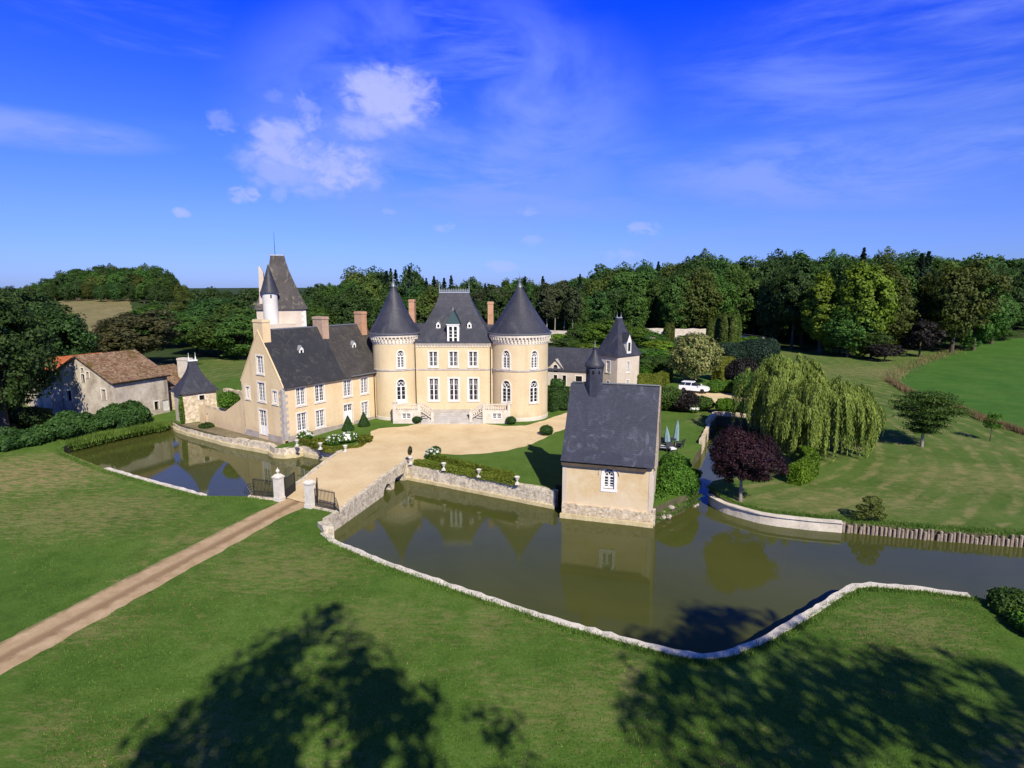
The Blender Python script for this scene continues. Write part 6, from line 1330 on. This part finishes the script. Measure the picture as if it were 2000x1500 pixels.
# ---- car, garden seats, closed parasols
car = thing('parked_car', 'white estate-style car parked under the variegated tree', 'car', (*at(1356, 93.2), .46), R(-30))
L2 = 2.35
def sect(x, hw, z0, z1, zt, tw): return [(x, -hw, z0), (x, hw, z0), (x, hw + .02, (z0 + z1) / 2), (x, hw - .03, z1), (x, tw, zt), (x, -tw, zt), (x, -hw + .03, z1), (x, -hw - .02, (z0 + z1) / 2)]
MT['car_paint'] = plain('car_white', (.78, .79, .80), .25, .5, vary=.02); MT['tyre'] = plain('tyre_rubber', (.02, .02, .02), .9, .2); MT['alloy'] = plain('alloy', (.45, .46, .48), .3, .6, .6); MT['lamp'] = plain('lamp_lens', (.5, .5, .5), .15, .6, .2)
MB().rings([sect(-2.35, .70, .42, .85, .90, .6), sect(-2.25, .86, .32, .92, 1.0, .7), sect(-1.4, .92, .26, .98, 1.02, .72), sect(.75, .92, .26, .98, 1.02, .72), sect(1.7, .90, .28, .90, .96, .66), sect(2.25, .80, .34, .76, .82, .55), sect(2.36, .60, .42, .62, .66, .45)]).build('body', MT['car_paint'], car, smooth=True)
MB().rings([[(x, -w_, z) for x, w_, z in ((0, 0, 0),)] or 0 for _ in ()] or [[(-2.2, -.74, 1.0), (.95, -.76, 1.0), (.95, .76, 1.0), (-2.2, .74, 1.0)], [(-1.85, -.62, 1.52), (.0, -.62, 1.54), (.0, .62, 1.54), (-1.85, .62, 1.52)]]).build('glasshouse', MT['glass'], car)
MB().rings([[(-1.95, -.64, 1.50), (.05, -.64, 1.52), (.05, .64, 1.52), (-1.95, .64, 1.50)], [(-1.8, -.55, 1.60), (-.1, -.55, 1.62), (-.1, .55, 1.62), (-1.8, .55, 1.60)]]).build('roof', MT['car_paint'], car)
for s in (-1, 1):
    mb = MB()
    for x0, x1 in ((-1.28, -1.25), (-.35, -.27)): mb.rings([[(x0 - .12, s * .755, 1.0), (x1 - .08, s * .755, 1.0), (x1 - .08, s * .70, 1.0), (x0 - .12, s * .70, 1.0)], [(x0, s * .64, 1.52), (x1, s * .64, 1.52), (x1, s * .58, 1.52), (x0, s * .58, 1.52)]])
    mb.build('window_pillar', MT['car_paint'], car)
    MB().box(2.02, s * .62 - .18, .62, 2.34, s * .62 + .18, .76).build('headlight', MT['lamp'], car); MB().box(.75, s * .98 - .10, 1.0, .95, s * .98 + .10, 1.14).build('mirror', MT['car_paint'], car)
    for x in (-1.45, 1.42):
        wh = MB(); wh.lathe([(.20, -.11), (.33, -.11), (.34, 0), (.33, .11), (.20, .11)], 18); wh.v = [(a, c, b) for a, b, c in wh.v]; o = wh.build('wheel', MT['tyre'], car, (x, s * .83, .33)); o.scale = (1, 1, 1)
        rm = MB(); rm.lathe([(.04, .06), (.21, .09), (.21, .10), (.04, .11)], 14); rm.v = [(a, s * c, b) for a, b, c in rm.v]; rm.build('rim', MT['alloy'], o)
MT['canvas'] = plain('folded_canvas', (.20, .30, .33), .9, .2); MT['rattan'] = plain('dark_rattan', (.03, .033, .04), .8, .3); MT['cushion'] = plain('white_cushion', (.75, .75, .76), .9, .1)
def parasol(x, y, h, label, tilt):
    g = thing('closed_parasol', label, 'parasol', (x, y, gz(x, y))); g.rotation_euler = (0, tilt, 0)
    MB().tube([(0, 0, 0), (0, 0, h + .15)], .035, 7).build('pole', MT['wood_grey'], g); MB().box(-.3, -.3, 0, .3, .3, .08).build('base', MT['iron'], g)
    rg_ = []
    for z, r in ((.75, .20), (.8, .26), (1.4, .22), (h * .8, .15), (h, .05)): rg_.append([(r * (1 + .25 * (k % 2)) * math.cos(k * .524), r * (1 + .25 * (k % 2)) * math.sin(k * .524), z) for k in range(12)])
    MB().rings(rg_).build('canopy', MT['canvas'], g)
parasol(*G(1319, 868), 2.9, 'taller closed blue-grey parasol on the lawn behind the chapel', .05); parasol(*G(1304, 874), 2.3, 'shorter closed blue-grey parasol beside the taller one', -.08)
def seat(x, y, rz, label, cush):
    g = thing('garden_chair', label, 'chair', (x, y, gz(x, y)), rz, 'garden chairs on the lawn behind the chapel')
    MB().box(-.42, -.40, .28, .42, .40, .36).build('seat', MT['rattan'], g); MB().rings([[(-.42, .34, .34), (.42, .34, .34), (.42, .42, .34), (-.42, .42, .34)], [(-.40, .50, .92), (.40, .50, .92), (.40, .57, .92), (-.40, .57, .92)]]).build('backrest', MT['rattan'], g)
    for s in (-1, 1):
        MB().box(s * .42 - .05, -.40, .52, s * .42 + .05, .44, .58).build('armrest', MT['rattan'], g)
        for q in (-.36, .36): MB().box(s * .38 - .035, q - .035, 0, s * .38 + .035, q + .035, .52).build('leg', MT['rattan'], g)
    if cush: MB().box(-.36, -.36, .361, .36, .32, .46).build('cushion', MT['cushion'], g)
seat(*G(1298, 866), 2.4, 'dark garden chair nearest the chapel verge', True); seat(*G(1326, 866), -2.2, 'dark garden chair right of the taller parasol', False); seat(*G(1312, 880), .3, 'dark garden chair with a white cushion in front of the parasols', True); seat(*G(1296, 878), 1.2, 'dark garden chair half behind the chapel gable', True)
g = thing('garden_table', 'small dark garden table among the chairs behind the chapel', 'table', (*G(1310, 870), .5)); MB().lathe([(.55, .66), (.55, .72)], 16).build('table_top', MT['rattan'], g); MB().lathe([(.25, 0), (.06, .08), (.06, .66)], 10).build('leg', MT['rattan'], g)
# low stone wall closing the channel
wall_thing('channel_wall', 'old stone wall closing the far end of the channel behind the purple tree', 'wall', [(24.3, 71.0), (26.9, 75.9), (31.6, 74.2)], -1.5, .85, .5, 'old_wall', 1, jz=.08)
wall_thing('channel_wall', 'short pale wall edge along the chapel lawn side of the channel', 'wall', [(20.7, 62.4), (24.3, 70.6)], -1.5, .50, .35, 'old_wall', 1, jz=.1)

# ---- tall trees standing behind the viewpoint; their shade falls on the foreground lawn
for k, (x, y, H_, rx, lb) in enumerate(((1.9, -9.5, 33.6, 6.9, 'tall roadside tree whose round shadow lies on the lawn in the lower middle'), (22.8, -9.5, 34, 7.4, 'tall tree whose broad shadow crosses the curb in the lower right'), (28.6, -9.5, 29.5, 5.2, 'tree whose shadow adjoins the broad one in the lower right'), (34.0, -10.5, 31, 4.0, 'slender tree whose narrow shadow points in from the lower right corner'), (15, -17, 30, 5.0, 'tree whose shadow touches the bottom edge between the two large ones'))):
    if k == 4: continue
    tree('shade_tree', lb, 'tree', x, y, crown('crown', 160 + k, rx, 9.5, H_ - 10.2, (150, 175, 115, 85)[k % 4], 60, 1.2, .24, 'leaf_mid', amp=(.48, .40, .48, .4)[k % 4], lobes=16), trunk_mesh(160 + k, H_ - 6, .5, 5, .5, 3))
